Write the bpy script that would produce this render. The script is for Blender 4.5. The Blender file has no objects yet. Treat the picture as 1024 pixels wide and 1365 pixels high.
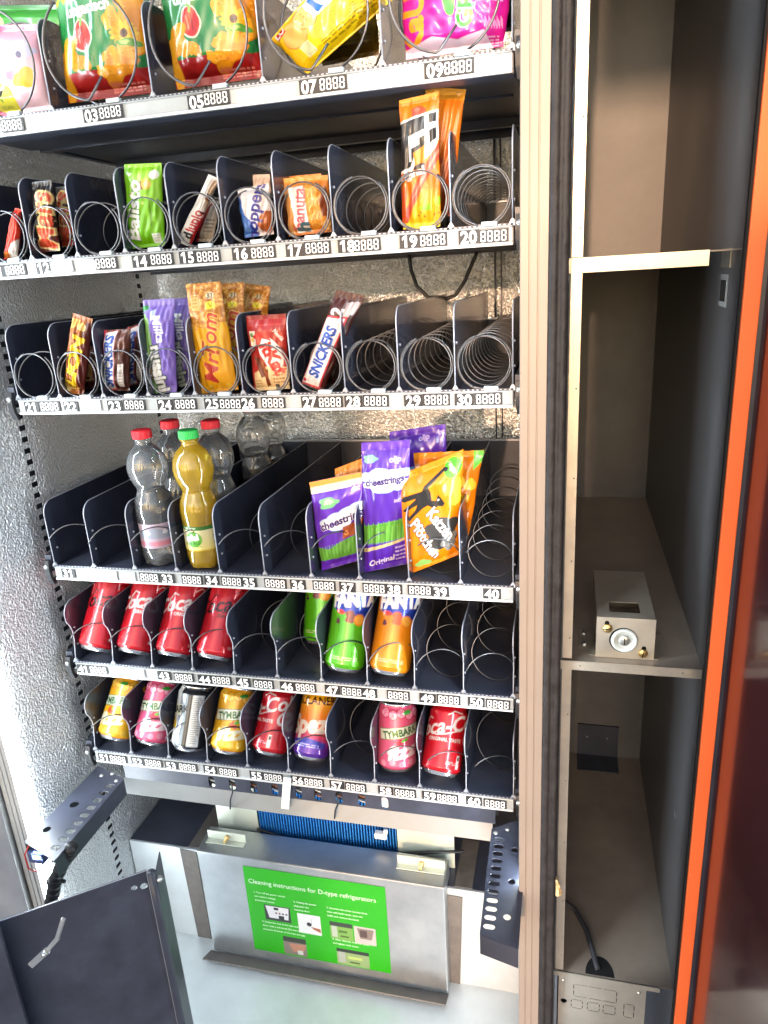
import bpy, bmesh, math, random
import numpy as np
from mathutils import Vector, Matrix
from mathutils.geometry import tessellate_polygon

random.seed(7); rng = np.random.default_rng(7)
S = bpy.context.scene
COL = S.collection
R = math.radians

# ------------------------------------------------------------------ camera
CAM = np.array([0.8249, -0.9423, 0.0260]); ROT = (1.2513, 0.0580, 0.2388); FPX = 953.07
cd = bpy.data.cameras.new('camera'); cam = bpy.data.objects.new('camera', cd); COL.objects.link(cam)
cam.location = CAM; cam.rotation_mode = 'XYZ'; cam.rotation_euler = ROT
cd.sensor_fit = 'HORIZONTAL'; cd.sensor_width = 36; cd.lens = FPX / 1024 * 36; cd.clip_start = .02; cd.clip_end = 500
S.camera = cam

# ------------------------------------------------------------------ light
SUN_EL, SUN_AZ = 7.0, 2.0            # low warm sun behind the photographer
w = bpy.data.worlds.new('World'); S.world = w; w.use_nodes = True
nt = w.node_tree; sky = nt.nodes.new('ShaderNodeTexSky'); sky.sky_type = 'NISHITA'; sky.sun_disc = False
sky.sun_elevation = R(SUN_EL + 14); sky.sun_rotation = R(180 + SUN_AZ); sky.air_density = 1.0; sky.dust_density = 1.5
nt.links.new(sky.outputs[0], nt.nodes['Background'].inputs[0]); nt.nodes['Background'].inputs[1].default_value = .15
sd = bpy.data.lights.new('sun', 'SUN'); sd.energy = 1.3; sd.angle = R(1.2); sd.color = (1, .61, .37)
sun = bpy.data.objects.new('sun', sd); COL.objects.link(sun)
sdir = Vector((math.sin(R(SUN_AZ)) * math.cos(R(SUN_EL)), math.cos(R(SUN_AZ)) * math.cos(R(SUN_EL)), -math.sin(R(SUN_EL))))
sun.rotation_euler = sdir.to_track_quat('-Z', 'Y').to_euler(); sun.location = (1, -6, 3)
S.view_settings.view_transform = 'Standard'; S.view_settings.look = 'None'; S.view_settings.gamma = 1
S.view_settings.exposure = 1.28; S.view_settings.use_curve_mapping = False
LED = 32.0
S.render.engine = 'CYCLES'
S.cycles.max_bounces = 8; S.cycles.diffuse_bounces = 3; S.cycles.glossy_bounces = 4; S.cycles.transmission_bounces = 8
S.cycles.use_denoising = True; S.cycles.caustics_reflective = False; S.cycles.caustics_refractive = False
S.cycles.sample_clamp_indirect = 4

# ------------------------------------------------------------------ helpers
def rotm(rx, ry, rz):
    return np.array(Matrix.Rotation(rz, 3, 'Z') @ Matrix.Rotation(ry, 3, 'Y') @ Matrix.Rotation(rx, 3, 'X'))
RM = rotm(*ROT)
def U(px, py, ax, val):                       # photo pixel -> point on the plane axis=val
    d = RM @ np.array([(px - 512) / FPX, -(py - 682.5) / FPX, -1.0]); t = (val - CAM[ax]) / d[ax]
    return CAM + t * d
def s2l(c):
    c = np.asarray(c, float); return np.where(c <= .04045, c / 12.92, ((c + .055) / 1.055) ** 2.4)
def hx(h):
    return np.array([int(h[i:i + 2], 16) / 255 for i in (0, 2, 4)])
WL = {}                                        # world location of every root
def root(name, label, cat, loc, group=None, kind=None):
    o = bpy.data.objects.new(name, None); COL.objects.link(o); o.location = loc; o.empty_display_size = .02
    tag(o, label, cat, group, kind); WL[o.name] = Vector(loc); return o
def tag(o, label=None, cat=None, group=None, kind=None):
    if label: o['label'] = label
    if cat: o['category'] = cat
    if group: o['group'] = group
    if kind: o['kind'] = kind
    return o
def link(name, me, parent=None, at=None):
    """mesh in world coordinates -> object; its origin is at the parent's place (or at)"""
    o = bpy.data.objects.new(name, me); COL.objects.link(o)
    if parent is not None: o.parent = parent
    return o
class MB:
    def __init__(s): s.v = []; s.f = []; s.m = []; s.smooth = []
    def add(s, v, f, mi=0, sm=False):
        b = len(s.v); s.v += [tuple(p) for p in v]; s.f += [tuple(i + b for i in q) for q in f]
        s.m += [mi] * len(f); s.smooth += [sm] * len(f); return s
    def box(s, x0, x1, y0, y1, z0, z1, mi=0):
        v = [(x, y, z) for z in (z0, z1) for y in (y0, y1) for x in (x0, x1)]
        return s.add(v, [(0, 2, 3, 1), (4, 5, 7, 6), (0, 1, 5, 4), (2, 6, 7, 3), (0, 4, 6, 2), (1, 3, 7, 5)], mi)
    def obox(s, c, ax, ay, az, mi=0):           # oriented box: centre and three half-axis vectors
        c, ax, ay, az = map(Vector, (c, ax, ay, az))
        v = [c + ax * i + ay * j + az * k for k in (-1, 1) for j in (-1, 1) for i in (-1, 1)]
        return s.add(v, [(0, 2, 3, 1), (4, 5, 7, 6), (0, 1, 5, 4), (2, 6, 7, 3), (0, 4, 6, 2), (1, 3, 7, 5)], mi)
    def tube(s, pts, r, n=8, mi=0, closed=False):
        pts = [Vector(p) for p in pts]; N = len(pts); v = []; f = []
        up = Vector((0, 0, 1)); prev = None
        for i, p in enumerate(pts):
            t = (pts[min(i + 1, N - 1)] - pts[max(i - 1, 0)]).normalized()
            a = prev - t * prev.dot(t) if prev is not None else t.orthogonal()
            a.normalize(); b = t.cross(a); prev = a
            rr = r[i] if hasattr(r, '__len__') else r
            for k in range(n):
                an = 2 * math.pi * k / n; v.append(p + a * (math.cos(an) * rr) + b * (math.sin(an) * rr))
        for i in range(N - 1):
            for k in range(n):
                f.append((i * n + k, i * n + (k + 1) % n, (i + 1) * n + (k + 1) % n, (i + 1) * n + k))
        f.append(tuple(range(n - 1, -1, -1))); f.append(tuple((N - 1) * n + k for k in range(n)))
        return s.add(v, f, mi, True)
    def lathe(s, prof, c=(0, 0, 0), n=32, mi=0, M=None):   # prof: (r,z)
        v = []; f = []; L = len(prof)
        for r, z in prof:
            for k in range(n):
                a = 2 * math.pi * k / n; v.append(Vector((r * math.cos(a), r * math.sin(a), z)))
        for i in range(L - 1):
            for k in range(n): f.append((i * n + k, i * n + (k + 1) % n, (i + 1) * n + (k + 1) % n, (i + 1) * n + k))
        if prof[0][0] > 1e-5: f.append(tuple(range(n - 1, -1, -1)))
        if prof[-1][0] > 1e-5: f.append(tuple((L - 1) * n + k for k in range(n)))
        v = [((M @ p) if M else p) + Vector(c) for p in v]
        return s.add(v, f, mi, True)
    def plate(s, outline, holes, T, mi=0, th=.001):
        """sheet with holes: 2-D outline and holes, T maps (a,b,h)->xyz, thickness th"""
        loops = [outline] + list(holes)
        flat = [p for l in loops for p in l]; n = len(flat)
        tris = tessellate_polygon([[Vector((p[0], p[1], 0)) for p in l] for l in loops])
        v = [T(p[0], p[1], 0) for p in flat] + [T(p[0], p[1], th) for p in flat]
        f = []
        for t in tris:
            (ax, ay), (bx, by), (cx, cy) = (flat[i] for i in t)
            if (bx - ax) * (cy - ay) - (by - ay) * (cx - ax) < 0: t = (t[0], t[2], t[1])
            f.append(tuple(t)); f.append(tuple(n + i for i in (t[0], t[2], t[1])))
        b = 0
        for l in loops:
            m = len(l)
            for k in range(m): f.append((b + k, b + (k + 1) % m, n + b + (k + 1) % m, n + b + k))
            b += m
        s.add(v, f, mi)
        return s
    def build(s, name, mats, parent=None, bevel=0, recalc=True):
        off = WLget(parent)
        me = bpy.data.meshes.new(name)
        me.from_pydata([tuple(Vector(p) - off) for p in s.v], [], s.f)
        if not isinstance(mats, (list, tuple)): mats = [mats]
        for m in mats: me.materials.append(m)
        me.polygons.foreach_set('material_index', s.m); me.polygons.foreach_set('use_smooth', s.smooth)
        if recalc or bevel:
            bm = bmesh.new(); bm.from_mesh(me)
            if recalc: bmesh.ops.recalc_face_normals(bm, faces=bm.faces)
            if bevel:
                ed = [e for e in bm.edges if len(e.link_faces) == 2 and e.calc_face_angle(0) > .6]
                bmesh.ops.bevel(bm, geom=ed, offset=bevel, segments=2, affect='EDGES', profile=.6)
            bm.to_mesh(me); bm.free()
        return link(name, me, parent)
def WLget(p):
    o = Vector((0, 0, 0))
    while p is not None: o = o + p.location; p = p.parent
    return o
def stad(cx, cy, w, h, n=6):                    # stadium hole
    r = min(w, h) / 2; pts = []
    for k in range(4 * n):
        a = 2 * math.pi * (k + .5) / (4 * n); x = math.cos(a) * r; y = math.sin(a) * r
        x += (w / 2 - r) * (1 if x > 0 else -1); y += (h / 2 - r) * (1 if y > 0 else -1); pts.append((cx + x, cy + y))
    return pts
def rect(x0, x1, y0, y1): return [(x0, y0), (x1, y0), (x1, y1), (x0, y1)]
def circ(cx, cy, r, n=16): return [(cx + r * math.cos(2 * math.pi * k / n), cy + r * math.sin(2 * math.pi * k / n)) for k in range(n)]

# ------------------------------------------------------------------ materials
def mat(name, base=(.5, .5, .5), rough=.5, metal=0, bump=None, var=0, coat=0, emit=None, spec=.5, trans=0, ior=1.45, vary_scale=6, attr=False, aniso=0):
    m = bpy.data.materials.new(name); m.use_nodes = True; t = m.node_tree; b = t.nodes['Principled BSDF']
    b.inputs['Base Color'].default_value = (*base, 1); b.inputs['Roughness'].default_value = rough
    b.inputs['Metallic'].default_value = metal; b.inputs['Coat Weight'].default_value = coat; b.inputs['Coat Roughness'].default_value = .08
    b.inputs['Specular IOR Level'].default_value = spec; b.inputs['Transmission Weight'].default_value = trans; b.inputs['IOR'].default_value = ior
    tc = t.nodes.new('ShaderNodeTexCoord')
    if attr:
        a = t.nodes.new('ShaderNodeVertexColor'); a.layer_name = 'Col'; t.links.new(a.outputs[0], b.inputs['Base Color'])
    elif var:
        n = t.nodes.new('ShaderNodeTexNoise'); n.inputs['Scale'].default_value = vary_scale; n.inputs['Detail'].default_value = 8; n.inputs['Roughness'].default_value = .65
        t.links.new(tc.outputs['Object'], n.inputs['Vector'])
        r = t.nodes.new('ShaderNodeValToRGB'); r.color_ramp.elements[0].position = .3; r.color_ramp.elements[1].position = .7
        r.color_ramp.elements[0].color = (*[c * (1 - var) for c in base], 1); r.color_ramp.elements[1].color = (*[min(1, c * (1 + var)) for c in base], 1)
        t.links.new(n.outputs[0], r.inputs[0]); t.links.new(r.outputs[0], b.inputs['Base Color'])
        mr = t.nodes.new('ShaderNodeMapRange'); mr.inputs['To Min'].default_value = rough * .75; mr.inputs['To Max'].default_value = min(1, rough * 1.3)
        t.links.new(n.outputs[0], mr.inputs[0]); t.links.new(mr.outputs[0], b.inputs['Roughness'])
    if bump:
        n = t.nodes.new('ShaderNodeTexNoise'); n.inputs['Scale'].default_value = bump[0]; n.inputs['Detail'].default_value = bump[2] if len(bump) > 2 else 2
        t.links.new(tc.outputs['Object'], n.inputs['Vector'])
        bp = t.nodes.new('ShaderNodeBump'); bp.inputs['Strength'].default_value = bump[1]; bp.inputs['Distance'].default_value = .002
        t.links.new(n.outputs[0], bp.inputs['Height']); t.links.new(bp.outputs[0], b.inputs['Normal'])
    if emit:
        b.inputs['Emission Color'].default_value = (*emit[0], 1); b.inputs['Emission Strength'].default_value = emit[1]
    return m
M = {}
M['black'] = mat('black_powder_coat', (.034, .038, .056), .36, .0, bump=(900, .05), var=.35, vary_scale=14)
M['divider'] = mat('black_gloss_divider', (.028, .032, .050), .24, 0, var=.25, vary_scale=9, coat=.4)
M['steel'] = mat('galvanised_steel', (.47, .49, .50), .36, .85, bump=(260, .06), var=.12, vary_scale=18)
M['zinc'] = mat('pale_zinc_sheet', (.56, .585, .585), .42, .45, bump=(300, .04), var=.1, vary_scale=10)
M['wire'] = mat('chromed_wire', (.10, .10, .105), .3, .9, var=.3, vary_scale=40)
M['edge'] = mat('bright_edge', (.33, .35, .40), .4, .4)
M['rail'] = mat('white_rail_plastic', (.31, .33, .335), .3, 0, var=.08, vary_scale=20, coat=.3)
M['lip'] = mat('lit_rail_lip', (.5, .515, .52), .25)  # paler than the rail: light from above put into the colour
M['clip'] = mat('grey_clip_plastic', (.42, .46, .48), .4)
M['tagblk'] = mat('black_label_card', (.012, .012, .014), .5)
M['tagpale'] = mat('faded_label_card', (.30, .31, .32), .5)
M['tagwhite'] = mat('white_label_print', (.85, .85, .83), .5)
M['tagfade'] = mat('faded_label_print', (.72, .74, .75), .5)
M['rubber'] = mat('black_rubber', (.03, .031, .036), .6, 0, bump=(240, .5, 6), var=.5, vary_scale=60)
M['profile'] = mat('warm_tinted_profile', (.33, .295, .27), .42, .1, bump=(500, .03), var=.04, vary_scale=12)  # beige of the warm ambient light put into the base colour
M['dark'] = mat('dark_grey_paint', (.108, .105, .11), .36, .0, bump=(1400, .12), var=.3, vary_scale=5)
M['shelf'] = mat('grey_brown_shelf', (.27, .225, .185), .36, .15, bump=(1400, .1), var=.22, vary_scale=8)  # lighter and browner base than the compartment walls
M['bare'] = mat('brushed_bare_metal', (.55, .50, .42), .36, .75, bump=(400, .05), var=.12, vary_scale=25)
M['orange'] = mat('orange_red_trim', (1.0, .165, .04), .5, 0, coat=.05, var=.06)
M['gloss'] = mat('maroon_gloss_panel', (.045, .012, .014), .16, 0, coat=.5, var=.3, vary_scale=5)  # maroon base puts the red trim's reflection into the colour
M['brass'] = mat('brass', (.66, .45, .18), .3, .9)
M['screw'] = mat('screw_steel', (.6, .6, .58), .3, .9)
M['white'] = mat('white_plastic', (.8, .8, .78), .4)
M['hole'] = mat('matt_black', (.004, .004, .005), .8)
M['tape'] = mat('brown_foam_tape', (.115, .1, .09), .62, 0, bump=(500, .25), var=.25, vary_scale=40)
M['fin'] = mat('blue_coated_fin', (.04, .27, .75), .35, .3)
M['cream'] = mat('cream_plate', (.62, .66, .56), .4, .4, var=.08)
M['sign'] = mat('green_sticker', (.07, .58, .02), .4, 0, attr=True)
M['cable'] = mat('black_cable', (.012, .012, .014), .45)
M['foam'] = mat('yellowed_foam', (.62, .42, .2), .9, 0, bump=(300, .9, 6), var=.3, vary_scale=120)
M['led'] = mat('led_diffuser', (.9, .95, 1), .5, emit=((.84, .94, 1.0), LED))
M['red'] = mat('red_wire', (.5, .02, .02), .4); M['brownw'] = mat('brown_wire', (.2, .07, .03), .4)
M['capred'] = mat('red_cap', (.72, .015, .03), .35); M['capgreen'] = mat('green_cap', (.03, .45, .08), .35)
M['alu'] = mat('can_aluminium', (.75, .76, .77), .22, .95, bump=(700, .03))
M['foil'] = mat('printed_foil', rough=.36, attr=True, bump=(95, .35, 4), coat=.08)
M['foil_gloss'] = mat('printed_gloss_bag', rough=.26, attr=True, bump=(70, .45, 4), coat=.2)
def crinkle(m, sc, st):
    t = m.node_tree; n = [q for q in t.nodes if q.type == 'TEX_NOISE'][0]; n.noise_type = 'RIDGED_MULTIFRACTAL'; n.inputs['Scale'].default_value = sc; n.inputs['Detail'].default_value = 3
    bp = [q for q in t.nodes if q.type == 'BUMP'][0]; bp.inputs['Strength'].default_value = st; bp.inputs['Distance'].default_value = .003
crinkle(M['foil'], 42, .34); crinkle(M['foil_gloss'], 30, .42)
M['can'] = mat('printed_can', rough=.27, metal=.25, attr=True, coat=.45, bump=(1500, .02))
M['paper'] = mat('printed_paper_label', rough=.45, attr=True)
def clear(name, tint, haze, hazec, gl=.55):
    m = bpy.data.materials.new(name); m.use_nodes = True; t = m.node_tree; N = t.nodes; Lk = t.links; out = N['Material Output']; N.remove(N['Principled BSDF'])
    tr = N.new('ShaderNodeBsdfRefraction'); tr.inputs['Color'].default_value = (*tint, 1); tr.inputs['IOR'].default_value = 1.06; tr.inputs['Roughness'].default_value = 0
    df = N.new('ShaderNodeBsdfTranslucent'); df.inputs['Color'].default_value = (*hazec, 1); d2 = N.new('ShaderNodeBsdfDiffuse'); d2.inputs['Color'].default_value = (*hazec, 1)
    ad = N.new('ShaderNodeMixShader'); Lk.new(df.outputs[0], ad.inputs[1]); Lk.new(d2.outputs[0], ad.inputs[2])
    mx = N.new('ShaderNodeMixShader'); mx.inputs[0].default_value = haze; Lk.new(tr.outputs[0], mx.inputs[1]); Lk.new(ad.outputs[0], mx.inputs[2])
    gs = N.new('ShaderNodeBsdfGlossy'); gs.inputs['Roughness'].default_value = .06; lw = N.new('ShaderNodeLayerWeight'); lw.inputs['Blend'].default_value = .28
    tc = N.new('ShaderNodeTexCoord'); ns = N.new('ShaderNodeTexNoise'); ns.inputs['Scale'].default_value = 55; ns.inputs['Detail'].default_value = 2; bp = N.new('ShaderNodeBump'); bp.inputs['Strength'].default_value = .35; bp.inputs['Distance'].default_value = .003
    Lk.new(tc.outputs['Object'], ns.inputs['Vector']); Lk.new(ns.outputs[0], bp.inputs['Height']); Lk.new(bp.outputs[0], gs.inputs['Normal']); Lk.new(bp.outputs[0], lw.inputs['Normal']); Lk.new(bp.outputs[0], tr.inputs['Normal'])
    mr = N.new('ShaderNodeMapRange'); mr.inputs['To Min'].default_value = .06; mr.inputs['To Max'].default_value = gl; Lk.new(lw.outputs['Facing'], mr.inputs[0])
    fm = N.new('ShaderNodeMixShader'); Lk.new(mr.outputs[0], fm.inputs[0]); Lk.new(mx.outputs[0], fm.inputs[1]); Lk.new(gs.outputs[0], fm.inputs[2]); Lk.new(fm.outputs[0], out.inputs['Surface']); return m
M['pet'] = clear('clear_pet_water', (.99, .995, 1), .16, (.9, .94, .97))
M['juice'] = clear('apple_spritzer', (1.0, .90, .38), .45, (1.0, .66, .04))
M['blocker_concrete'] = mat('blocker_concrete', (.7, .7, .69), .9, bump=(20, .4, 8), var=.2)
M['paving'] = mat('paving', (.42, .42, .42), .9, bump=(14, .4, 8), var=.25)
# embossed (stucco) aluminium lining
def stucco():
    m = bpy.data.materials.new('stucco_aluminium'); m.use_nodes = True; t = m.node_tree; b = t.nodes['Principled BSDF']
    b.inputs['Base Color'].default_value = (.92, .94, .95, 1); b.inputs['Metallic'].default_value = .68; b.inputs['Roughness'].default_value = .2
    tc = t.nodes.new('ShaderNodeTexCoord')
    n = t.nodes.new('ShaderNodeTexNoise'); n.inputs['Scale'].default_value = 280; n.inputs['Detail'].default_value = 1.5; n.inputs['Distortion'].default_value = .6
    v = t.nodes.new('ShaderNodeTexVoronoi'); v.inputs['Scale'].default_value = 260; v.feature = 'SMOOTH_F1'
    mx = t.nodes.new('ShaderNodeMath'); mx.operation = 'ADD'
    t.links.new(tc.outputs['Object'], n.inputs['Vector']); t.links.new(tc.outputs['Object'], v.inputs['Vector'])
    t.links.new(n.outputs[0], mx.inputs[0]); t.links.new(v.outputs['Distance'], mx.inputs[1])
    bp = t.nodes.new('ShaderNodeBump'); bp.inputs['Strength'].default_value = 1.0; bp.inputs['Distance'].default_value = .003
    t.links.new(mx.outputs[0], bp.inputs['Height']); t.links.new(bp.outputs[0], b.inputs['Normal'])
    return m
M['stucco'] = stucco()

# ------------------------------------------------------------------ printed artwork: a small rasteriser for colour attributes
_tc = {}
def text_tris(s, off=0., shear=0.):
    k = (s, round(off, 4), shear)
    if k in _tc: return _tc[k]
    c = bpy.data.curves.new('t', 'FONT'); c.body = s; c.size = 1; c.offset = off; c.shear = shear; c.resolution_u = 3; c.fill_mode = 'FRONT'
    o = bpy.data.objects.new('t', c); me = bpy.data.meshes.new_from_object(o)
    me.calc_loop_triangles(); v = np.array([p.co[:2] for p in me.vertices]).reshape(-1, 2)
    tr = np.array([t.vertices[:] for t in me.loop_triangles], int).reshape(-1, 3)
    if len(v):
        lo, hi = v[:, 0].min(), v[:, 0].max(); v[:, 0] -= (lo + hi) / 2; v[:, 1] -= .36
    bpy.data.objects.remove(o); bpy.data.curves.remove(c); bpy.data.meshes.remove(me)
    _tc[k] = (v, tr); return _tc[k]
class Cv:
    """canvas w x h millimetres, sampled nx x ny (vertices), 3x supersampled; x right, y down, in fractions"""
    SS = 3
    def __init__(s, w, h, nx, ny, base):
        s.w, s.h, s.nx, s.ny = w, h, nx, ny; s.W, s.H = nx * s.SS, ny * s.SS
        s.a = np.empty((s.H, s.W, 3)); s.a[:] = s._c(base)
    def _c(s, c): return s2l(hx(c)) * .6 if isinstance(c, str) else np.asarray(c, float)
    def _grid(s, x0, x1, y0, y1):
        i0, i1 = max(0, int(x0 / s.w * s.W) - 1), min(s.W, int(x1 / s.w * s.W) + 2)
        j0, j1 = max(0, int(y0 / s.h * s.H) - 1), min(s.H, int(y1 / s.h * s.H) + 2)
        if i1 <= i0 or j1 <= j0: return None
        X, Y = np.meshgrid((np.arange(i0, i1) + .5) / s.W * s.w, (np.arange(j0, j1) + .5) / s.H * s.h)
        return i0, i1, j0, j1, X, Y
    def _put(s, g, m, c, al=1):
        i0, i1, j0, j1 = g[:4]; r = s.a[j0:j1, i0:i1]; r[m] = r[m] * (1 - al) + s._c(c) * al
    def poly(s, pts, c, al=1):
        P = np.array(pts, float) * (s.w, s.h); g = s._grid(P[:, 0].min(), P[:, 0].max(), P[:, 1].min(), P[:, 1].max())
        if g is None: return s
        X, Y = g[4:]; m = np.zeros(X.shape, bool); n = len(P)
        for k in range(n):
            (xa, ya), (xb, yb) = P[k], P[(k + 1) % n]
            if ya == yb: continue
            m ^= ((ya > Y) != (yb > Y)) & (X < (xb - xa) * (Y - ya) / (yb - ya) + xa)
        s._put(g, m, c, al); return s
    def rect(s, x0, y0, x1, y1, c, al=1): return s.poly([(x0, y0), (x1, y0), (x1, y1), (x0, y1)], c, al)
    def ell(s, cx, cy, rx, ry, c, rot=0, al=1):     # rx, ry in fractions of the width
        cx, cy, rx, ry = cx * s.w, cy * s.h, rx * s.w, ry * s.w; q = max(rx, ry)
        g = s._grid(cx - q, cx + q, cy - q, cy + q)
        if g is None: return s
        X, Y = g[4] - cx, g[5] - cy; a = R(rot); A = X * math.cos(a) - Y * math.sin(a); B = X * math.sin(a) + Y * math.cos(a)
        s._put(g, (A / rx) ** 2 + (B / ry) ** 2 < 1, c, al); return s
    def blob(s, cx, cy, rx, ry, c, seed=0, n=7, amp=.25, rot=0):
        r = np.random.default_rng(seed); ph = r.random(4) * 6.28; pts = []
        for k in range(40):
            t = 2 * math.pi * k / 40; q = 1 + amp * (math.sin(3 * t + ph[0]) * .5 + math.sin(5 * t + ph[1]) * .35 + math.sin(2 * t + ph[2]) * .4)
            x, y = rx * q * math.cos(t) * s.w, ry * q * math.sin(t) * s.w; a = R(-rot)
            pts.append((cx + (x * math.cos(a) - y * math.sin(a)) / s.w, cy + (x * math.sin(a) + y * math.cos(a)) / s.h))
        return s.poly(pts, c)
    def stroke(s, pts, wd, c):                      # wd fraction of width
        P = [np.array(p) * (s.w, s.h) for p in pts]; wd = wd * s.w / 2
        for a, b in zip(P[:-1], P[1:]):
            d = b - a; L = np.hypot(*d)
            if L < 1e-9: continue
            nrm = np.array([-d[1], d[0]]) / L * wd; e = d / L * wd * .5
            s.poly([(q / (s.w, s.h)) for q in (a + nrm - e, b + nrm + e, b - nrm + e, a - nrm - e)], c)
        return s
    def vgrad(s, c0, c1, y0=0., y1=1., al=1):
        j0, j1 = int(y0 * s.H), int(y1 * s.H); t = np.linspace(0, 1, max(1, j1 - j0))[:, None, None]
        s.a[j0:j1] = s.a[j0:j1] * (1 - al) + (s._c(c0) * (1 - t) + s._c(c1) * t) * al; return s
    def text(s, st, x, y, size, c, rot=0, off=.0, shear=0, sx=1, out=None, ow=.04):   # size = cap scale in mm
        if out is not None: s.text(st, x, y, size, out, rot, off + ow, shear, sx)
        v, tr = text_tris(st, off, shear)
        if len(v) == 0: return s
        a = R(rot); X = v[:, 0] * size * sx; Y = v[:, 1] * size
        px = x * s.w + X * math.cos(a) - Y * math.sin(a); py = y * s.h - (X * math.sin(a) + Y * math.cos(a))
        P = np.stack([px, py], 1)
        for t in tr:
            A, B, C = P[t]; lo = np.minimum(np.minimum(A, B), C); hi = np.maximum(np.maximum(A, B), C)
            g = s._grid(lo[0], hi[0], lo[1], hi[1])
            if g is None: continue
            gx, gy = g[4:]; d = (B[1] - C[1]) * (A[0] - C[0]) + (C[0] - B[0]) * (A[1] - C[1])
            if abs(d) < 1e-12: continue
            l1 = ((B[1] - C[1]) * (gx - C[0]) + (C[0] - B[0]) * (gy - C[1])) / d
            l2 = ((C[1] - A[1]) * (gx - C[0]) + (A[0] - C[0]) * (gy - C[1])) / d
            e = -1e-6; s._put(g, (l1 >= e) & (l2 >= e) & (l1 + l2 <= 1 - e), c)
        return s
    def lines(s, x0, y0, x1, n, dy, c, h=.012, seed=1):     # lines of small print
        r = np.random.default_rng(seed)
        for k in range(n):
            x = x0
            while x < x1:
                l = .03 + .06 * r.random(); s.rect(x, y0 + k * dy, min(x + l, x1), y0 + k * dy + h, c, .8); x += l + .015
        return s
    def out(s):
        k = s.SS; return s.a.reshape(s.ny, k, s.nx, k, 3).mean((1, 3))
def set_cols(me, cols):
    ca = me.color_attributes.new('Col', 'FLOAT_COLOR', 'POINT'); a = np.ones((len(me.vertices), 4), np.float32); a[:, :3] = cols
    ca.data.foreach_set('color', a.ravel())

# ================================================================== the setting
g = MB(); g.box(-6, 8, -10, 3, -1.62, -1.6); o = g.build('ground', M['paving']); tag(o, kind='structure')
t_el = math.tan(R(SUN_EL)); t_az = math.tan(R(SUN_AZ)); YW = -3.6
def at_blocker(x, y, z): return x - (y - YW) * t_az, z + (y - YW) * t_el      # where the sun ray through a point crosses y=YW
xw = at_blocker(.823, -.12, 0)[0]; zt = at_blocker(0, 0, .60)[1]
g = MB(); g.box(xw - 1.02, xw - .44, YW - .2, YW, -1.6, zt); o = g.build('sun_blocker', M['blocker_concrete']); tag(o, kind='structure')  # unseen slab added behind the camera to shade the cabinet's left part
zl = at_blocker(0, .1, .035)[1]
g = MB(); g.box(xw + .004, xw + .27, YW - .2, YW, -1.6, zl); o = g.build('low_sun_blocker', M['blocker_concrete']); tag(o, kind='structure')  # unseen slab added to keep sun off the compartment below its top shelf
zc = at_blocker(0, .67, .349)[1]
g = MB(); g.box(xw + .004, xw + .27, YW - .2, YW, zc, zc + .55); o = g.build('high_sun_blocker', M['blocker_concrete']); tag(o, kind='structure')  # unseen slab added to cut the sun off the compartment's upper back

# ================================================================== the vending machine housing
W = .76; XL, XR = -.036, .776; YF, YB = -.15, .52; ZT, ZB = .62, -1.29
vm = root('vending_machine', 'open vending machine housing with embossed silver lining and dark side compartment', 'vending machine', (.38, .1, ZB))
# left lining with two columns of square adjuster slots
holes = []
for yc, hw in ((.037, .0075), (.447, .0075)):
    z = -1.16
    while z < .55:
        holes.append(rect(yc - hw, yc + hw, z, z + .0088)); z += .0192
m = MB(); m.plate(rect(YF + .005, YB, ZB - .02, ZT), holes, lambda a, b, h: (XL - h, a, b), th=.0012); m.build('left_lining', M['stucco'], vm)
m = MB()
for yc in (.037, .447): m.box(XL - .02, XL - .012, yc - .03, yc + .03, -1.2, .58)
m.build('slot_backing', M['hole'], vm)
m = MB(); m.box(XL - .02, XR + .02, YB, YB + .004, ZB - .02, ZT); m.build('back_lining', M['stucco'], vm)
m = MB(); m.box(XR, XR + .0012, -.112, YB, ZB - .02, ZT); m.box(XR + .0013, XR + .03, -.113, -.112, ZB - .02, ZT); m.build('right_lining', M['stucco'], vm)
m = MB(); m.box(XL - .05, XR + .05, YF, YB, ZT, ZT + .02); m.build('ceiling_panel', M['stucco'], vm)
m = MB(); m.box(XL - .04, XR + .0, YF - .12, YB, ZB - .012, ZB); m.build('floor_panel', M['zinc'], vm)
# rear notched strip and rear rail
m = MB(); m.plate(rect(.688, .703, -1.2, .55), [rect(.693, .699, -1.15 + .0192 * k, -1.15 + .0192 * k + .009) for k in range(86)], lambda a, b, h: (a, YB - .004 - h, b), th=.002)
m.build('notched_strip', M['black'], vm)
# front profiles (extruded with grooves)
def extrude(name, poly, z0, z1, mt, par):
    b = MB(); n = len(poly)
    b.add([(x, y, z0) for x, y in poly] + [(x, y, z1) for x, y in poly],
          [(k, (k + 1) % n, n + (k + 1) % n, n + k) for k in range(n)] + [tuple(range(n - 1, -1, -1)), tuple(range(n, 2 * n))])
    return b.build(name, mt, par)
pr = [(.7765, -.147), (.7775, -.150), (.7855, -.150), (.7858, -.1482), (.7872, -.1482), (.7875, -.1505), (.7945, -.1505), (.7948, -.1485), (.7962, -.1485), (.7965, -.1505),
      (.8052, -.1505), (.8062, -.1485), (.8062, -.1395), (.7765, -.1395)]
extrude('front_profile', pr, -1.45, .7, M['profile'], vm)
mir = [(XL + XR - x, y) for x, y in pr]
extrude('front_profile', [(x - .002, y) for x, y in mir], -1.45, .7, M['zinc'], vm)  # paler than its twin: wash of the light strip put into the colour
extrude('outer_profile', [(-.14, -.16), (-.07, -.16), (-.07, -.13), (-.14, -.13)], -1.45, .7, M['steel'], vm)
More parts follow.
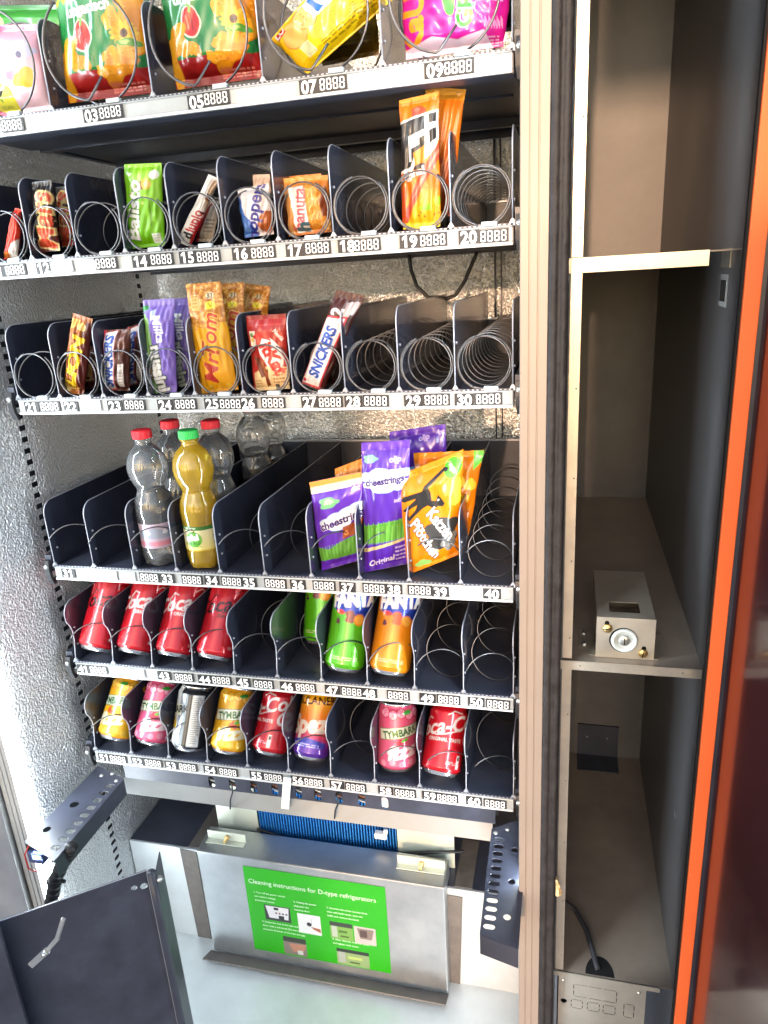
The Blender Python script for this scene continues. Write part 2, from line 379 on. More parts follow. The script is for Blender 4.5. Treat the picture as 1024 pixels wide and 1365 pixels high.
# lit diffuser strips along both profiles
m = MB(); m.box(XL - .001, XL + .006, -.149, -.128, -1.22, .6); m.build('light_strip', M['led'], vm, bevel=.002)
m = MB(); m.box(XR + .0012, XR + .012, -.1385, -.128, -1.22, .6); m.build('light_strip', M['led'], vm, bevel=.0008)
# rubber door seal: ribbed profile
gp = [(.8056, -.12), (.8056, -.1495), (.8066, -.1515), (.8085, -.1535), (.812, -.1545), (.8145, -.1525), (.816, -.150), (.8185, -.1515), (.8215, -.153), (.8248, -.151), (.8262, -.147), (.8262, -.12)]
b = MB(); nz = 260; n = len(gp); vv = []
for k in range(nz):
    z = -1.45 + 2.15 * k / (nz - 1)
    for i, (x, y) in enumerate(gp): vv.append((x + rng.normal() * .00022, y + rng.normal() * .0004 * (y < -.149), z))
b.add(vv, [(k * n + i, k * n + i + 1, (k + 1) * n + i + 1, (k + 1) * n + i) for k in range(nz - 1) for i in range(n - 1)], sm=True)
b.build('door_seal', M['rubber'], vm)
# side compartment
CX0, CX1, CY = .8285, 1.004, .67
m = MB(); m.box(CX0 - .0015, CX0, -.067, CY, -1.45, .7); m.build('partition', M['dark'], vm)
m = MB(); m.box(CX0, CX1, CY, CY + .002, -.478, .7); m.build('compartment_back', M['dark'], vm)
m = MB(); m.box(CX0, CX1, .49, .492, -1.45, -.484); m.build('compartment_back', M['dark'], vm)
m = MB(); m.box(CX1, CX1 + .002, -.118, CY, -1.45, .7); m.build('compartment_side', M['dark'], vm)
m = MB(); m.box(CX0, CX1, -.1, CY, .66, .665); m.build('compartment_top', M['dark'], vm)
# bent front flange of the partition, with screw holes
for z0, z1 in ((.033, .70), (-.474, .016), (-1.032, -.488)):
    hs = [circ(CX0 + .009, z, .0011, 8) for z in np.arange(z0 + .03, z1 - .02, .11)]
    m = MB(); m.plate(rect(CX0 + .0002, CX0 + .0125, z0, z1), hs, lambda a, b, h: (a, -.0672 + h, b), th=.0012); m.build('partition_flange', M['bare'], vm)
    m = MB(); m.box(CX0 + .0003, CX0 + .0125, -.0655, -.0651, z0, z1); m.build('flange_backing', M['hole'], vm)
# compartment shelves
def cshelf(zt, x1f, yb, fh, holes, mt_top=None):
    s = MB(); s.box(CX0, CX1, -.065, yb, zt - .0015, zt); sh = s.build('compartment_shelf', M['shelf'], vm)
    f = MB(); f.plate(rect(CX0 - .0035, x1f, zt - fh, zt + .0006), [circ(x, zt - fh * .5, .0012, 8) for x in holes], lambda a, b, h: (a, -.0685 + h, b), th=.0012)
    f.build('front_flange', M['bare'], sh)
    f = MB(); f.box(CX0 - .003, x1f, -.0668, -.0664, zt - fh, zt - .002); f.build('flange_backing', M['hole'], sh); return sh
cshelf(.0315, .972, CY, .0155, [])
cshelf(-.478, CX1 - .001, CY, .0125, [.852, .98])
sh3 = cshelf(-1.036, .985, .49, .008, [])
for (sy, sz, l) in ((.02, -.79, .018), (.03, -.795, .009), (.06, -.93, .012)):          # scuffs in the paint
    m = MB(); m.box(CX1 - .0006, CX1 - .0002, sy, sy + l, sz, sz + .0014); m.build('paint_scuff', M['tagpale'], vm)
# small bracket and sticker on the compartment side
m = MB(); m.box(CX1 - .002, CX1 - .0005, -.02, .03, .012, .033); m.build('side_bracket', M['bare'], vm)
m = MB(); m.box(CX1 - .0012, CX1 - .0004, -.012, .028, -.032, .004); stk = m.build('side_sticker', M['tagpale'], vm)
m = MB()
for k in range(7): m.box(CX1 - .0018, CX1 - .0013, -.006 + k * .0045, -.006 + k * .0045 + .002 + .001 * (k % 2), -.026, -.002)
m.build('sticker_bars', M['tagblk'], stk)
# rear cable hole: black plates stand in for the opening and its dark shading
m = MB(); m.box(.868, .956, .43, .4895, -1.0355, -1.033); m.box(.868, .956, .484, .4885, -1.0355, -.955); cov = m.build('cable_hole_dark', M['black'], vm)
m = MB()
for x in (.889, .932): m.lathe([(0, .0), (.0018, .0), (.0018, .0015), (0, .0015)], (x, .4835, -.985), 8, M=Matrix.Rotation(R(90), 3, 'X'))
m.build('screw', M['screw'], cov)
# front panel under the lowest shelf, with knock-outs
def dashed(x0, x1, z0, z1, t=.0012, gap=.003, nh=3):
    L = []
    for (xa, xb) in [(x0 + (x1 - x0) * k / nh + gap / 2, x0 + (x1 - x0) * (k + 1) / nh - gap / 2) for k in range(nh)]:
        L += [rect(xa, xb, z0 - t / 2, z0 + t / 2), rect(xa, xb, z1 - t / 2, z1 + t / 2)]
    for (za, zb) in [(z0 + (z1 - z0) * k / 2 + gap / 2, z0 + (z1 - z0) * (k + 1) / 2 - gap / 2) for k in range(2)]:
        L += [rect(x0 - t / 2, x0 + t / 2, za, zb), rect(x1 - t / 2, x1 + t / 2, za, zb)]
    return L
hs = dashed(.858, .923, -1.082, -1.057) + dashed(.855, .872, -1.108, -1.090, nh=1) + dashed(.880, .898, -1.108, -1.090, nh=1) + dashed(.904, .922, -1.108, -1.090, nh=1) + dashed(.935, .950, -1.108, -1.080, nh=1)
hs += [circ(.843, -1.097, .0052, 14)]
m = MB(); m.plate(rect(CX0 + .006, .966, -1.3, -1.0445), hs, lambda a, b, h: (a, -.068 + h, b), th=.0012); kp = m.build('knockout_panel', M['bare'], vm)
m = MB(); m.box(CX0 + .004, .968, -.058, -.057, -1.3, -1.04); m.build('panel_backing', M['hole'], kp)
m = MB()
for x in (.8415, .955): m.lathe([(0, .0025), (.0025, .0015), (.0032, 0)], (x, -.0682, -1.051), 10, M=Matrix.Rotation(R(90), 3, 'X'))
m.build('screw', M['screw'], kp)
m = MB(); m.plate([(.875, -.0635)] + [(.897 - .022 * math.cos(R(a)), -.0635 + .034 * math.sin(R(a))) for a in range(10, 171, 10)] + [(.919, -.0635)], [], lambda a, b, h: (a, b, -1.0358 + h), th=.0006); m.build('shelf_hole_dark', M['hole'], sh3)  # flat black half disc stands in for the dark cable hole
# orange-red trim on the right front edge
m = MB(); m.box(.9965, 1.0125, -.13, -.1185, -1.45, .7); m.build('front_trim', M['orange'], vm, bevel=.0012)
m = MB(); m.box(1.0127, 1.0185, -.1275, -.118, -1.45, .7); m.build('gap_filler', M['black'], vm)  # added strip, keeps background light out of the gap between trim and door
m = MB(); m.box(.9938, .9963, -.126, -.1185, -1.45, .7); m.build('trim_shadow_strip', M['hole'], vm)  # matt black strip stands in for the shadow beside the trim

# right hand compartment door, glossy black, swung open
dr = root('compartment_door', 'glossy black compartment door swung open beside the orange-red edge trim', 'door', (1.017, -.128, -1.45))
a = R(6); ux, uy = math.sin(a), -math.cos(a); nx_, ny_ = math.cos(a), math.sin(a)
c = Vector((1.017 + ux * .24 + nx_ * .006, -.128 + uy * .24 + ny_ * .006, -.4))
m = MB(); m.obox(c, (ux * .24, uy * .24, 0), (nx_ * .006, ny_ * .006, 0), (0, 0, 1.05)); m.build('door_panel', M['gloss'], dr)
c2 = c + Vector((nx_ * .018, ny_ * .018, 0)); m = MB(); m.obox(c2, (ux * .24, uy * .24, 0), (nx_ * .0115, ny_ * .0115, 0), (0, 0, 1.05)); m.build('door_shell', M['black'], dr)

# ================================================================== trays
ZR = {1: .2586, 2: .0747, 3: -.1249, 4: -.4047, 5: -.5864, 6: -.7705}; RH = .0223
DH = .112; TD = .44
P76 = .076
LBL = {1: [('01', None, 16), ('03', 122, 147), ('05', 262, 288), ('07', 412, 443), ('09', 580, 611)],
 2: [('11', -4, 20), ('12', 58, -82), ('13', -120, 141), ('14', 187, 215), ('15', 250, 277), ('16', 321, 350), ('17', 393, 423), ('18', 463, 489), ('19', 546, 577), ('20', 625, 658)],
 3: [('21', 42, 66), ('22', 94, -120), ('23', 153, 179), ('24', 220, 247), ('25', 283, 307), ('26', 331, 364), ('27', 413, 440), ('28', 471, 501), ('29', 551, 582), ('30', 619, 651)],
 4: [('31', 91, None), ('32', -171, -143), ('33', 223, 199), ('34', 282, 256), ('35', 332, 309), ('36', 397, 367), ('37', 463, 432), ('38', 525, 499), ('39', 587, 560), ('40', 656, None)],
 5: [('41', 111, 131), ('42', None, -180), ('43', 219, 245), ('44', 273, 295), ('45', 324, 351), ('46', 383, 407), ('47', 443, None), ('48', 492, 469), ('', None, 531), ('49', 570, 598), ('50', 635, 664)],
 6: [('51', 139, 157), ('52', 183, 204), ('53', 228, 250), ('54', 280, 304), ('55', 342, 364), ('56', 397, 418), ('57', 449, 474), ('58', 514, 540), ('59', 573, 596), ('60', 632, 660)]}
# (slot centre index in 76 mm units, radius, pitch, phase deg, full front ring)
tray_roots = {}
def text_mesh(name, st, h, mt):
    """two-digit numbers, digit by digit (the 1 gets a proper flag)"""
    k = h / .72; V = []; F = []; x = -(len(st) - 1) * h * .36
    for ch in st:
        if ch == '1':
            v = np.array([(-.06, -.36), (.1, -.36), (.1, .36), (-.03, .36), (-.21, .22), (-.21, .08), (-.06, .18)]); tr = [(0, 1, 2), (0, 2, 6), (6, 2, 3), (6, 3, 4), (6, 4, 5)]
        else: v, tr = text_tris(ch, .028)
        b = len(V); V += [(x + a * k, 0, c * k) for a, c in v]; F += [tuple(int(i) + b for i in t) for t in tr]; x += h * .72
    me = bpy.data.meshes.new(name); me.from_pydata(V, [], F); me.materials.append(mt); return me
def seg_mesh(mt):                       # '8888' in seven-segment style
    b = MB(); h = .0124; wd = .0062; t = .0014
    for d in range(4):
        x0 = -.0157 + d * .0083; x1 = x0 + wd
        for z in (-h / 2 + t / 2, 0, h / 2 - t / 2): b.add([(x0 + t * .7, 0, z - t / 2), (x1 - t * .7, 0, z - t / 2), (x1 - t * .7, 0, z + t / 2), (x0 + t * .7, 0, z + t / 2)], [(0, 1, 2, 3)])
        for x in (x0 + t / 2, x1 - t / 2):
            for za, zb in ((-h / 2 + t * .5, -t * .45), (t * .45, h / 2 - t * .5)):
                b.add([(x - t / 2, 0, za), (x + t / 2, 0, za), (x + t / 2, 0, zb), (x - t / 2, 0, zb)], [(0, 1, 2, 3)])
    me = bpy.data.meshes.new('digits'); me.from_pydata(b.v, [], b.f); me.materials.append(mt); return me
SEG = seg_mesh(M['tagwhite']); SEGF = seg_mesh(M['tagfade'])
def card_mesh(wd, mt):
    b = MB(); b.box(-wd / 2, wd / 2, -.0006, .0004, -.0078, .0078); me = bpy.data.meshes.new('label_card'); me.from_pydata(b.v, [], b.f); me.materials.append(mt); return me
CARDN, CARDNF = card_mesh(.0255, M['tagblk']), card_mesh(.0255, M['tagpale']); CARDP, CARDPF = card_mesh(.0365, M['tagblk']), card_mesh(.0365, M['tagpale'])
def divider_mesh(kind):
    r = .022; pts = [(0, 0)]
    if kind == 's': pts += [(.003, .02), (.007, .04), (.008, .055), (.004, .068), (-.003, .080)]
    x0 = -.004 if kind == 's' else 0
    for k in range(7):
        a = R(180 - 15 * k); pts.append((x0 + r + r * math.cos(a), DH - r + r * math.sin(a)))
    pts += [(TD - .012, DH), (TD - .012, 0)]
    b = MB(); b.plate(pts, [], lambda a, z, h: (h - .0008, a, z), th=.0016)
    me = bpy.data.meshes.new('divider'); me.from_pydata(b.v, [], b.f)
    me.materials.append(M['divider']); 
    e = MB(); e.tube([(0, a - .0002, z) for a, z in pts[:-1]], .00095, 6)  # pale tube draws the highlight along the bare divider edge
    for zz in (.03, .062): e.lathe([(0, .002), (.0016, .0015), (.0018, 0)], (.0008, .012, zz), 8, M=Matrix.Rotation(R(90), 3, 'Y'))
    e.add([(-.006, -.001, .0), (.006, -.001, .0), (.001, -.001, .008), (-.001, -.001, .008), (-.006, .002, 0), (.006, .002, 0), (.001, .002, .008), (-.001, .002, .008)],
          [(0, 1, 2, 3), (7, 6, 5, 4), (0, 3, 7, 4), (1, 5, 6, 2), (3, 2, 6, 7)])
    em = bpy.data.meshes.new('edge_highlight_trim'); em.from_pydata(e.v, [], e.f); em.materials.append(M['edge']); em.polygons.foreach_set('use_smooth', e.smooth)
    return me, em
DIV = {'r': divider_mesh('r'), 's': divider_mesh('s')}
def spiral_mesh(rad, pitch, ph, ring, ln=.415, wr=.00105):
    pts = []; n = 26; y = 0
    if ring:
        for k in range(n + 4): a = R(ph) - 2 * math.pi * k / n; pts.append((rad * math.cos(a), -.002 + .0016 * k / n, rad * math.sin(a)))
        a0 = R(ph) - 2 * math.pi * (n + 3) / n; y = .0
    else: a0 = R(ph); y = -.016
    k = 1
    while y < ln:
        y += pitch / n; a = a0 - 2 * math.pi * k / n; pts.append((rad * math.cos(a), y, rad * math.sin(a))); k += 1
    b = MB(); b.tube(pts, wr, 6)
    if ring:                             # stiffer outer ring at the front
        b.tube([((rad + .0022) * math.cos(R(t)), .003, (rad + .0022) * math.sin(R(t))) for t in range(-250, 60, 12)], wr * 1.15, 6)
    me = bpy.data.meshes.new('spiral'); me.from_pydata(b.v, [], b.f); me.materials.append(M['wire']); me.polygons.foreach_set('use_smooth', b.smooth); return me
_sp = {}
def spiral(par, x, zc, rad, pitch, ph, ring):
    k = (rad, pitch, ph, ring)
    if k not in _sp: _sp[k] = spiral_mesh(*k)
    o = link('spiral', _sp[k], par); o.location = Vector((x, 0, zc)) - WLget(par); o.rotation_euler = (R(random.gauss(0, .5)), R(random.gauss(0, 9)), R(random.gauss(0, .9))); return o
TL = {1: 'topmost wide-slot tray carrying crisp and sweet bags, labels 03 to 09', 2: 'tray of ten slots numbered 11 to 20, directly under the bag tray',
      3: 'tray of ten slots numbered 21 to 30, holding chocolate bars', 4: 'bottle tray of ten slots numbered 31 to 40, with clear bottles',
      5: 'drinks tray of ten slots numbered 41 to 50, with red cans', 6: 'lowest drinks tray of ten slots numbered 51 to 60'}
for r in range(1, 7):
    z = ZR[r]; T = root('vending_tray', TL[r], 'tray', (W / 2, 0, z - RH), 'vending trays'); tray_roots[r] = T
    m = MB(); m.box(0, W, .004, TD, z - .0035, z - .0005); fl = m.build('tray_floor', M['black'], T)
    m = MB(); m.box(0, W, .004, .03, z - .022, z - .0036); m.box(.01, W - .01, .15, .17, z - .016, z - .0036); m.box(.01, W - .01, .36, .375, z - .016, z - .0036)
    if r == 1: m.box(0, W, .03, .145, z - .014, z - .0036)
    m.build('underframe', M['black'], T)
    bh = DH if r > 3 else .062
    m = MB(); m.box(0, W, TD - .003, TD, z - .02, z + bh); m.build('back_panel', M['black'], T)
    m = MB(); m.box(0, W, TD - .0045, TD + .001, z + bh, z + bh + .003); m.build('back_edge', M['edge'], T)
    # price rail: slightly hollow white strip with a thicker lower lip
    pf = [(0, 0), (-.003, 0), (-.0035, -.0015), (-.002, -.0022), (-.002, -.0175), (-.0035, -.0185), (-.0035, -RH), (0, -RH)]
    b = MB(); n = len(pf)
    b.add([(.001, y, z + q) for y, q in pf] + [(W - .001, y, z + q) for y, q in pf], [(k, (k + 1) % n, n + (k + 1) % n, n + k) for k in range(n)] + [tuple(range(n)), tuple(range(2 * n - 1, n - 1, -1))])
    rl = b.build('price_rail', M['rail'], T)
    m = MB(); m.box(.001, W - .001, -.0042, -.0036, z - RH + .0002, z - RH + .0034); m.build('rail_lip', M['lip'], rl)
    m = MB(); m.box(.0, W, -.001, .0038, z + .0002, z + .0028); m.build('front_strip', M['black'], T)
    m = MB()
    for k in range(126): m.box(.004 + k * .006, .0068 + k * .006, -.0016, -.0011, z + .0009, z + .0021)
    m.build('strip_perforations', M['edge'], T)
    # end hooks
    for sx, x in ((-1, -.009), (1, W + .008)):
        pts = [(x, -.004, z + .012), (x, -.006, z + .004), (x, -.007, z - .006), (x, -.006, z - .018), (x + .002, -.003, z - .03)]
        m = MB()
        for p, q in zip(pts[:-1], pts[1:]):
            pv, qv = Vector(p), Vector(q); d = (qv - pv) / 2; m.obox((pv + qv) / 2, (.0045 if sx < 0 else .005, 0, 0), (0, .003, 0), d * 1.08)
        m.build('end_hook', M['cable'], T)
        m = MB(); m.lathe([(0, .004), (.004, .003), (.0045, 0)], (x, -.009, z + .002), 10, M=Matrix.Rotation(R(90), 3, 'X')); m.build('hook_roller', M['screw'], T)
        m = MB(); m.box(x - .006, x + .006, -.001, TD, z - .006, z + .02) ; m.build('side_runner', M['black'], T)
    kind = 's' if r >= 5 else 'r'
    for k in range(0, 11, 2 if r == 1 else 1):
        d = link('divider', DIV[kind][0], T); x = min(max(k * P76, .001), W - .001); d.location = Vector((x, 0, z)) - WLget(T)
        e = link('edge_highlight_trim', DIV[kind][1], d)
    # clips at the slot mouths
    if r <= 3:
        for k in range(5 if r == 1 else 10):
            xc = (k * 2 + 1.25) * P76 if r == 1 else (k + .62) * P76
            m = MB(); m.box(xc - .0095, xc + .0095, -.0045, .004, z + .0008, z + .0062); m.build('slot_clip', M['clip'], T, bevel=.001)
    # number and price cards
    for st, xn, xp in LBL[r]:
        yrow = None
        def place(px):
            q = U(px, 600, 1, -.0045)
            # rail centre line: iterate for the height of this rail
            py = 600
            for _ in range(6):
                q = U(px, py, 1, -.0045); q2 = U(px, py + 10, 1, -.0045); py += ((z - .0102) - q[2]) / ((q2[2] - q[2]) / 10)
            return U(px, py, 1, -.0045)[0]
        jit = random.uniform(-.0006, .0006)
        if xn is not None and st:
            pale = xn < 0 and xn < -50; x = place(abs(xn) if pale else xn)
            c = link('number_card', CARDNF if pale else CARDN, T); c.location = Vector((x, -.0036, z - .0102 + jit)) - WLget(T); c.rotation_euler.y = R(random.gauss(0, .8))
            t = link('number', text_mesh('number', st, .0142, M['tagfade'] if pale else M['tagwhite']), c); t.location = (0, -.0012, 0)
        if xp is not None:
            pale = xp < 0; x = place(abs(xp))
            c = link('price_card', CARDPF if pale else CARDP, T); c.location = Vector((x, -.0036 - .0001, z - .0102 - jit)) - WLget(T); c.rotation_euler.y = R(random.gauss(0, .8))
            t = link('digits', SEGF if pale else SEG, c); t.location = (0, -.0012, 0)
    # spirals
    if r == 1:
        for k in range(5):
            q = MB(); xc_ = (2 * k + 1) * P76; R1 = .062; zc_ = z + .066
            q.tube([(xc_ + R1 * math.cos(R(a)), -.012 + .0001 * (118 - a), zc_ + R1 * math.sin(R(a))) for a in range(118, -70, -8)] + [(xc_ + R1 * math.cos(R(a)), .02 + .0002 * (-70 - a), zc_ + R1 * math.sin(R(a))) for a in range(-78, -700, -10)], .0015, 6)
            q.tube([(xc_ + R1 * math.cos(R(a)), -.013, zc_ + R1 * math.sin(R(a))) for a in range(125, 262, 8)] + [(xc_ - .006, -.013, zc_ - R1 + .003), (xc_ + .014, -.011, zc_ - .036)], .0017, 6)
            q.build('spiral', M['wire'], T)
    elif r == 2:
        pit = [.06, .06, .062, .06, .06, .06, .06, .05, .05, .036]
        for k in range(10): spiral(T, (k + .5) * P76, z + .0365, .0335, pit[k], 250, True)
    elif r == 3:
        pit = [.085, .06, .06, .06, .06, .06, .06, .048, .042, .036]
        for k in range(10): spiral(T, (k + .5) * P76, z + .0365, .0335, pit[k], 250, True)
    else:
        pit = {4: [.13] * 8 + [.08, .066], 5: [.13] * 8 + [.085, .08], 6: [.13] * 10}[r]
        for k in range(10): spiral(T, (k + .5) * P76 + .002, z + .037, .0345, pit[k], 165, False)

# ================================================================== under the lowest tray
up = root('cable_duct', 'black cable panel with oval holes and pale steel lip below tray 51 to 60', 'cable duct', (.39, .0, -.852))
HX = [.228, .268, .309, .349, .393, .428, .466, .506, .546]
m = MB(); m.plate(rect(.052, .73, -.826, -.7935), [stad(x, -.812, .0125, .0235) for x in HX], lambda a, b, h: (a, .002 + h, b), th=.0012); m.build('panel', M['black'], up)
m = MB(); m.obox((.387, -.003, -.8385), (.3385, 0, 0), (0, .0006, 0), (0, -.006, -.0128)); m.build('lip', mat('grey_painted_lip', (.17, .178, .178), .45, .2, var=.12), up)
m = MB(); m.box(.05, .73, .06, .062, -.86, -.79); m.build('rear_sheet', M['hole'], up)
for i, x in enumerate(HX[:-1]):                    # bundles of wires behind the holes
    for k in range(4):
        q = -.803 - k * .005; m = MB()
        m.tube([(x - .016, .013 + .003 * (k % 2), q + .003), (x - .004, .008, q), (x + .006, .0075, q - .002), (x + .017, .014, q + .002)], .0014, 6)
        m.build('wire', [M['brownw'], M['cable'], M['clip'], M['cable']][(i + k) % 4], up)
m = MB(); m.box(HX[-1] - .006, HX[-1] + .006, .006, .008, -.824, -.80); m.build('plug', M['white'], up)  # white plate stands in for light seen through the open last hole
def px_path(L, y): return [U(a, b, 1, y) for a, b in L]
for L in ([(309, 1045), (310, 1056), (307, 1066), (307, 1078)], [(450, 1060), (451, 1070), (447, 1080), (446, 1091)]):
    m = MB(); m.tube(px_path(L, -.012), .0016, 6); o = m.build('cable_tie', M['cable'], None); tag(o, 'thin black cable tie hanging from a hole left of the white strap' if L[0][0] < 400 else 'thin black cable tie hanging between labels 56 and 57', 'cable tie')
a_, b_ = U(383, 1037, 1, -.012), U(380, 1078, 1, -.012)
m = MB(); m.obox((a_ + b_) / 2, (.007, 0, 0), (0, .0006, 0), tuple((b_ - a_) / 2)); o = m.build('strap', M['white']); tag(o, 'white plastic strap hanging over the cable panel by label 56', 'strap')

# perforated horizontal cable trays left and right
def cable_tray(name, label, outline, holes, xs_side, plug, rz):
    zp = -.8; rt = root(name, label, 'cable tray', (outline[0][0], outline[0][1], zp - .03), 'perforated cable trays')
    m = MB(); m.plate(outline, holes, lambda a, b, h: (a, b, zp - h), th=.0012); pl = m.build('plate', M['black'], rt)
    P = [Vector((*p, 0)) for p in outline]
    for i in (1, 3):
        pa, pb = P[i], P[(i + 1) % 4]; d = (pb - pa) / 2; nrm = Vector((-d.y, d.x, 0)).normalized()
        ih = .016; m = MB(); m.obox((pa + pb) / 2 + Vector((0, 0, zp - ih - .0013)), d * .985, nrm * .0006, (0, 0, ih)); m.build('side_wall', M['black'], rt)
    m = MB()
    for q in plug: m.lathe([(0, .0022), (.003, .0015), (.0036, 0)], (q[0], q[1], zp + .0001), 10)
    m.build('screw', M['screw'], pl)
    return rt
LO = [(.004, -.006), (.074, -.03), (.076, -.222), (.0, -.196)]
hl = [stad(.060, -.052 - k * .0182, .017, .0105) for k in range(9)] + [circ(.026, -.105, .0075), circ(.018, -.165, .0065)]
lt = cable_tray('cable_tray', 'perforated black metal cable tray beside the bright light strip', LO, hl, None, [(.045, -.022), (.028, -.03), (.064, -.038)], 0)
RO = [(.782, -.002), (.782, -.24), (.731, -.228), (.728, -.038)]
hr = [stad(.742, -.058 - k * .0142, .0155, .0085) for k in range(12)] + [circ(.766, -.075, .0052), circ(.766, -.135, .0052), circ(.764, -.195, .0052)]
rtray = cable_tray('cable_tray', 'perforated black metal cable tray against the right front profile', RO, hr, None, [(.735, -.046), (.752, -.036)], 0)
m = MB(); m.lathe([(.006, 0), (.007, .004), (.007, .02), (.004, .022), (.004, .03)], (.748, -.222, -.822), 14, M=Matrix.Rotation(R(80), 3, 'Y')); o = m.build('connector', M['cream'], None); tag(o, 'small pale wire connector under the end of the right cable tray', 'connector')
m = MB(); m.box(.012, .04, -.208, -.192, -.828, -.808); o = m.build('plug_housing', mat('clear_blue_plastic', (.12, .16, .35), .15, trans=.5), None, bevel=.002); tag(o, 'translucent bluish plug at the end of the left cable tray', 'plug')
m = MB(); m.tube([U(x, y, 1, -.21) for x, y in ((38, 1128), (33, 1140), (38, 1158), (48, 1162), (58, 1152))], .0012, 6); o = m.build('wire', M['red'], None); tag(o, 'thin red wire loop hanging under the left cable tray', 'wire')
# corrugated hose
pts = []; ctrl = [U(96, 1128, 1, -.188), U(86, 1146, 1, -.19), U(74, 1172, 1, -.19), U(69, 1200, 1, -.19), U(64, 1235, 1, -.19), U(60, 1290, 1, -.19)]
for i in range(len(ctrl) - 1):
    for k in range(14): pts.append(ctrl[i] + (ctrl[i + 1] - ctrl[i]) * k / 14)
m = MB(); m.tube(pts, [.0112 if (i // 2) % 2 else .0094 for i in range(len(pts))], 14); hose = m.build('corrugated_hose', M['cable'], None)
tag(hose, 'black corrugated cable hose running down from the left cable tray', 'hose')
c = U(73, 1173, 1, -.19); m = MB(); m.lathe([(.0115, -.004), (.0128, -.003), (.0128, .003), (.0115, .004)], c, 16); m.box(c[0] + .009, c[0] + .02, c[1] - .002, c[1] + .002, c[2] - .002, c[2] + .002); o = m.build('hose_clamp', M['cable'], hose)

# ================================================================== cooling unit
cu = root('cooling_unit', 'grey sheet-metal cooling unit with screwed cover and blue fins at the bottom', 'cooling unit', (.38, .2, ZB))
BY, BZ = .08, -1.056
m = MB(); m.box(XL + .002, XR - .002, BY, YB - .002, ZB, BZ); m.build('body', M['zinc'], cu)
m = MB(); m.box(XL + .003, XR - .003, BY + .003, YB - .003, BZ + .0005, BZ + .002); m.build('top_sheet', M['black'], cu)
cx0, cx1, cy0, cz0, cz1 = .140, .632, .05, -1.283, -1.026
b = MB(); b.add([(cx0, cy0, cz0), (cx1, cy0, cz0), (cx1, cy0, cz1), (cx0, cy0, cz1), (cx0, BY - .0005, cz0), (cx1, BY - .0005, cz0), (cx1, .112, cz1 + .006), (cx0, .112, cz1 + .006), (cx0, BY - .0005, BZ), (cx1, BY - .0005, BZ), (cx1, .112, BZ + .0025), (cx0, .112, BZ + .0025)],
   [(0, 1, 2, 3), (3, 2, 6, 7), (0, 3, 8, 4), (3, 7, 11, 8), (1, 5, 9, 2), (2, 9, 10, 6), (7, 6, 10, 11), (0, 4, 5, 1)])
cover = b.build('cover', M['steel'], cu, bevel=.0025)
for x0, x1, y in ((.150, .232, .082), (.538, .628, .086)):
    m = MB(); m.box(x0, x1, y, y + .002, cz1 - .002, cz1 + .024); m.box(x0, x1, y - .012, y, cz1 + .0035, cz1 + .0055); br = m.build('corner_bracket', M['cream'], cu, bevel=.0006)
    xm = x0 + (x1 - x0) * .52; m = MB(); m.lathe([(.0052, 0), (.0052, .003), (.003, .0032), (.003, .014), (0, .0145)], (xm, y - .001, cz1 + .013), 14, M=Matrix.Rotation(R(90), 3, 'X')); m.build('brass_screw', M['brass'], br)
# evaporator with blue fins
fm = MB(); fm.box(-.0008, .0008, 0, .07, 0, .13); fme = bpy.data.meshes.new('fin'); fme.from_pydata(fm.v, [], fm.f); fme.materials.append(M['fin'])
nf = 50
for k in range(nf):
    o = link('fin', fme, cu); o.location = Vector((.243 + .283 * k / (nf - 1), .13, BZ + .003)) - WLget(cu)
m = MB(); m.box(.242, .527, .2, .203, BZ + .002, BZ + .135); m.build('evaporator_back', M['hole'], cu)
for x0, x1 in ((.150, .240), (.530, .640)):
    m = MB(); m.box(x0, x1, .126, .128, BZ + .002, BZ + .13); m.build('end_plate', M['cream'], cu)
m = MB(); m.box(.24, .53, .114, .124, BZ + .002, BZ + .022); m.build('front_trough', M['black'], cu)
m = MB(); m.box(-.012, .012, -.006, .006, 0, .012); m.box(.006, .014, -.003, .003, .012, .02); cc = MB(); q = U(508, 1113, 1, .118); cc.v = [(x + q[0], y + q[1], z + q[2] - .006) for x, y, z in m.v]; cc.f = m.f; cc.m = m.m; cc.smooth = m.smooth
o = cc.build('sensor_clip', M['white'], cu, bevel=.002)
m = MB(); m.tube([(.24, .12, -1.02), (.30, .118, -1.03), (.42, .118, -1.034), (.54, .12, -1.03), (.66, .115, -1.0)], .003, 8); m.build('sensor_lead', M['cable'], cu)
# brown foam tape
def tapequad(p, y, name='foam_tape'):
    Q = [U(a, c, 1, y) for a, c in p]; b = MB(); b.add([tuple(q) for q in Q] + [(q[0], q[1] - .0015, q[2]) for q in Q], [(0, 1, 2, 3), (7, 6, 5, 4), (0, 4, 5, 1), (1, 5, 6, 2), (2, 6, 7, 3), (3, 7, 4, 0)])
    return b.build(name, M['tape'], cu)
tapequad([(240, 1131), (262, 1136), (286, 1268), (268, 1264)], BY - .0006)
tapequad([(594, 1192), (617, 1196), (613, 1330), (592, 1326)], BY - .0006)
m = MB(); m.box(.10, .137, BY + .003, .2, BZ + .0022, BZ + .0036); m.build('foam_tape', M['tape'], cu)
m = MB(); m.box(.645, .678, BY + .003, .2, BZ + .0022, BZ + .0036); m.build('foam_tape', M['tape'], cu)
q1, q2 = U(280, 1272, 2, ZB + .001), U(585, 1345, 2, ZB + .001)
m = MB(); m.obox(((cx0 + cx1) / 2 - .004, .035, ZB + .009), ((cx1 - cx0) / 2 + .004, 0, 0), (0, .017, -.008), (0, .0005, .001)); m.build('foam_tape', M['tape'], cu)
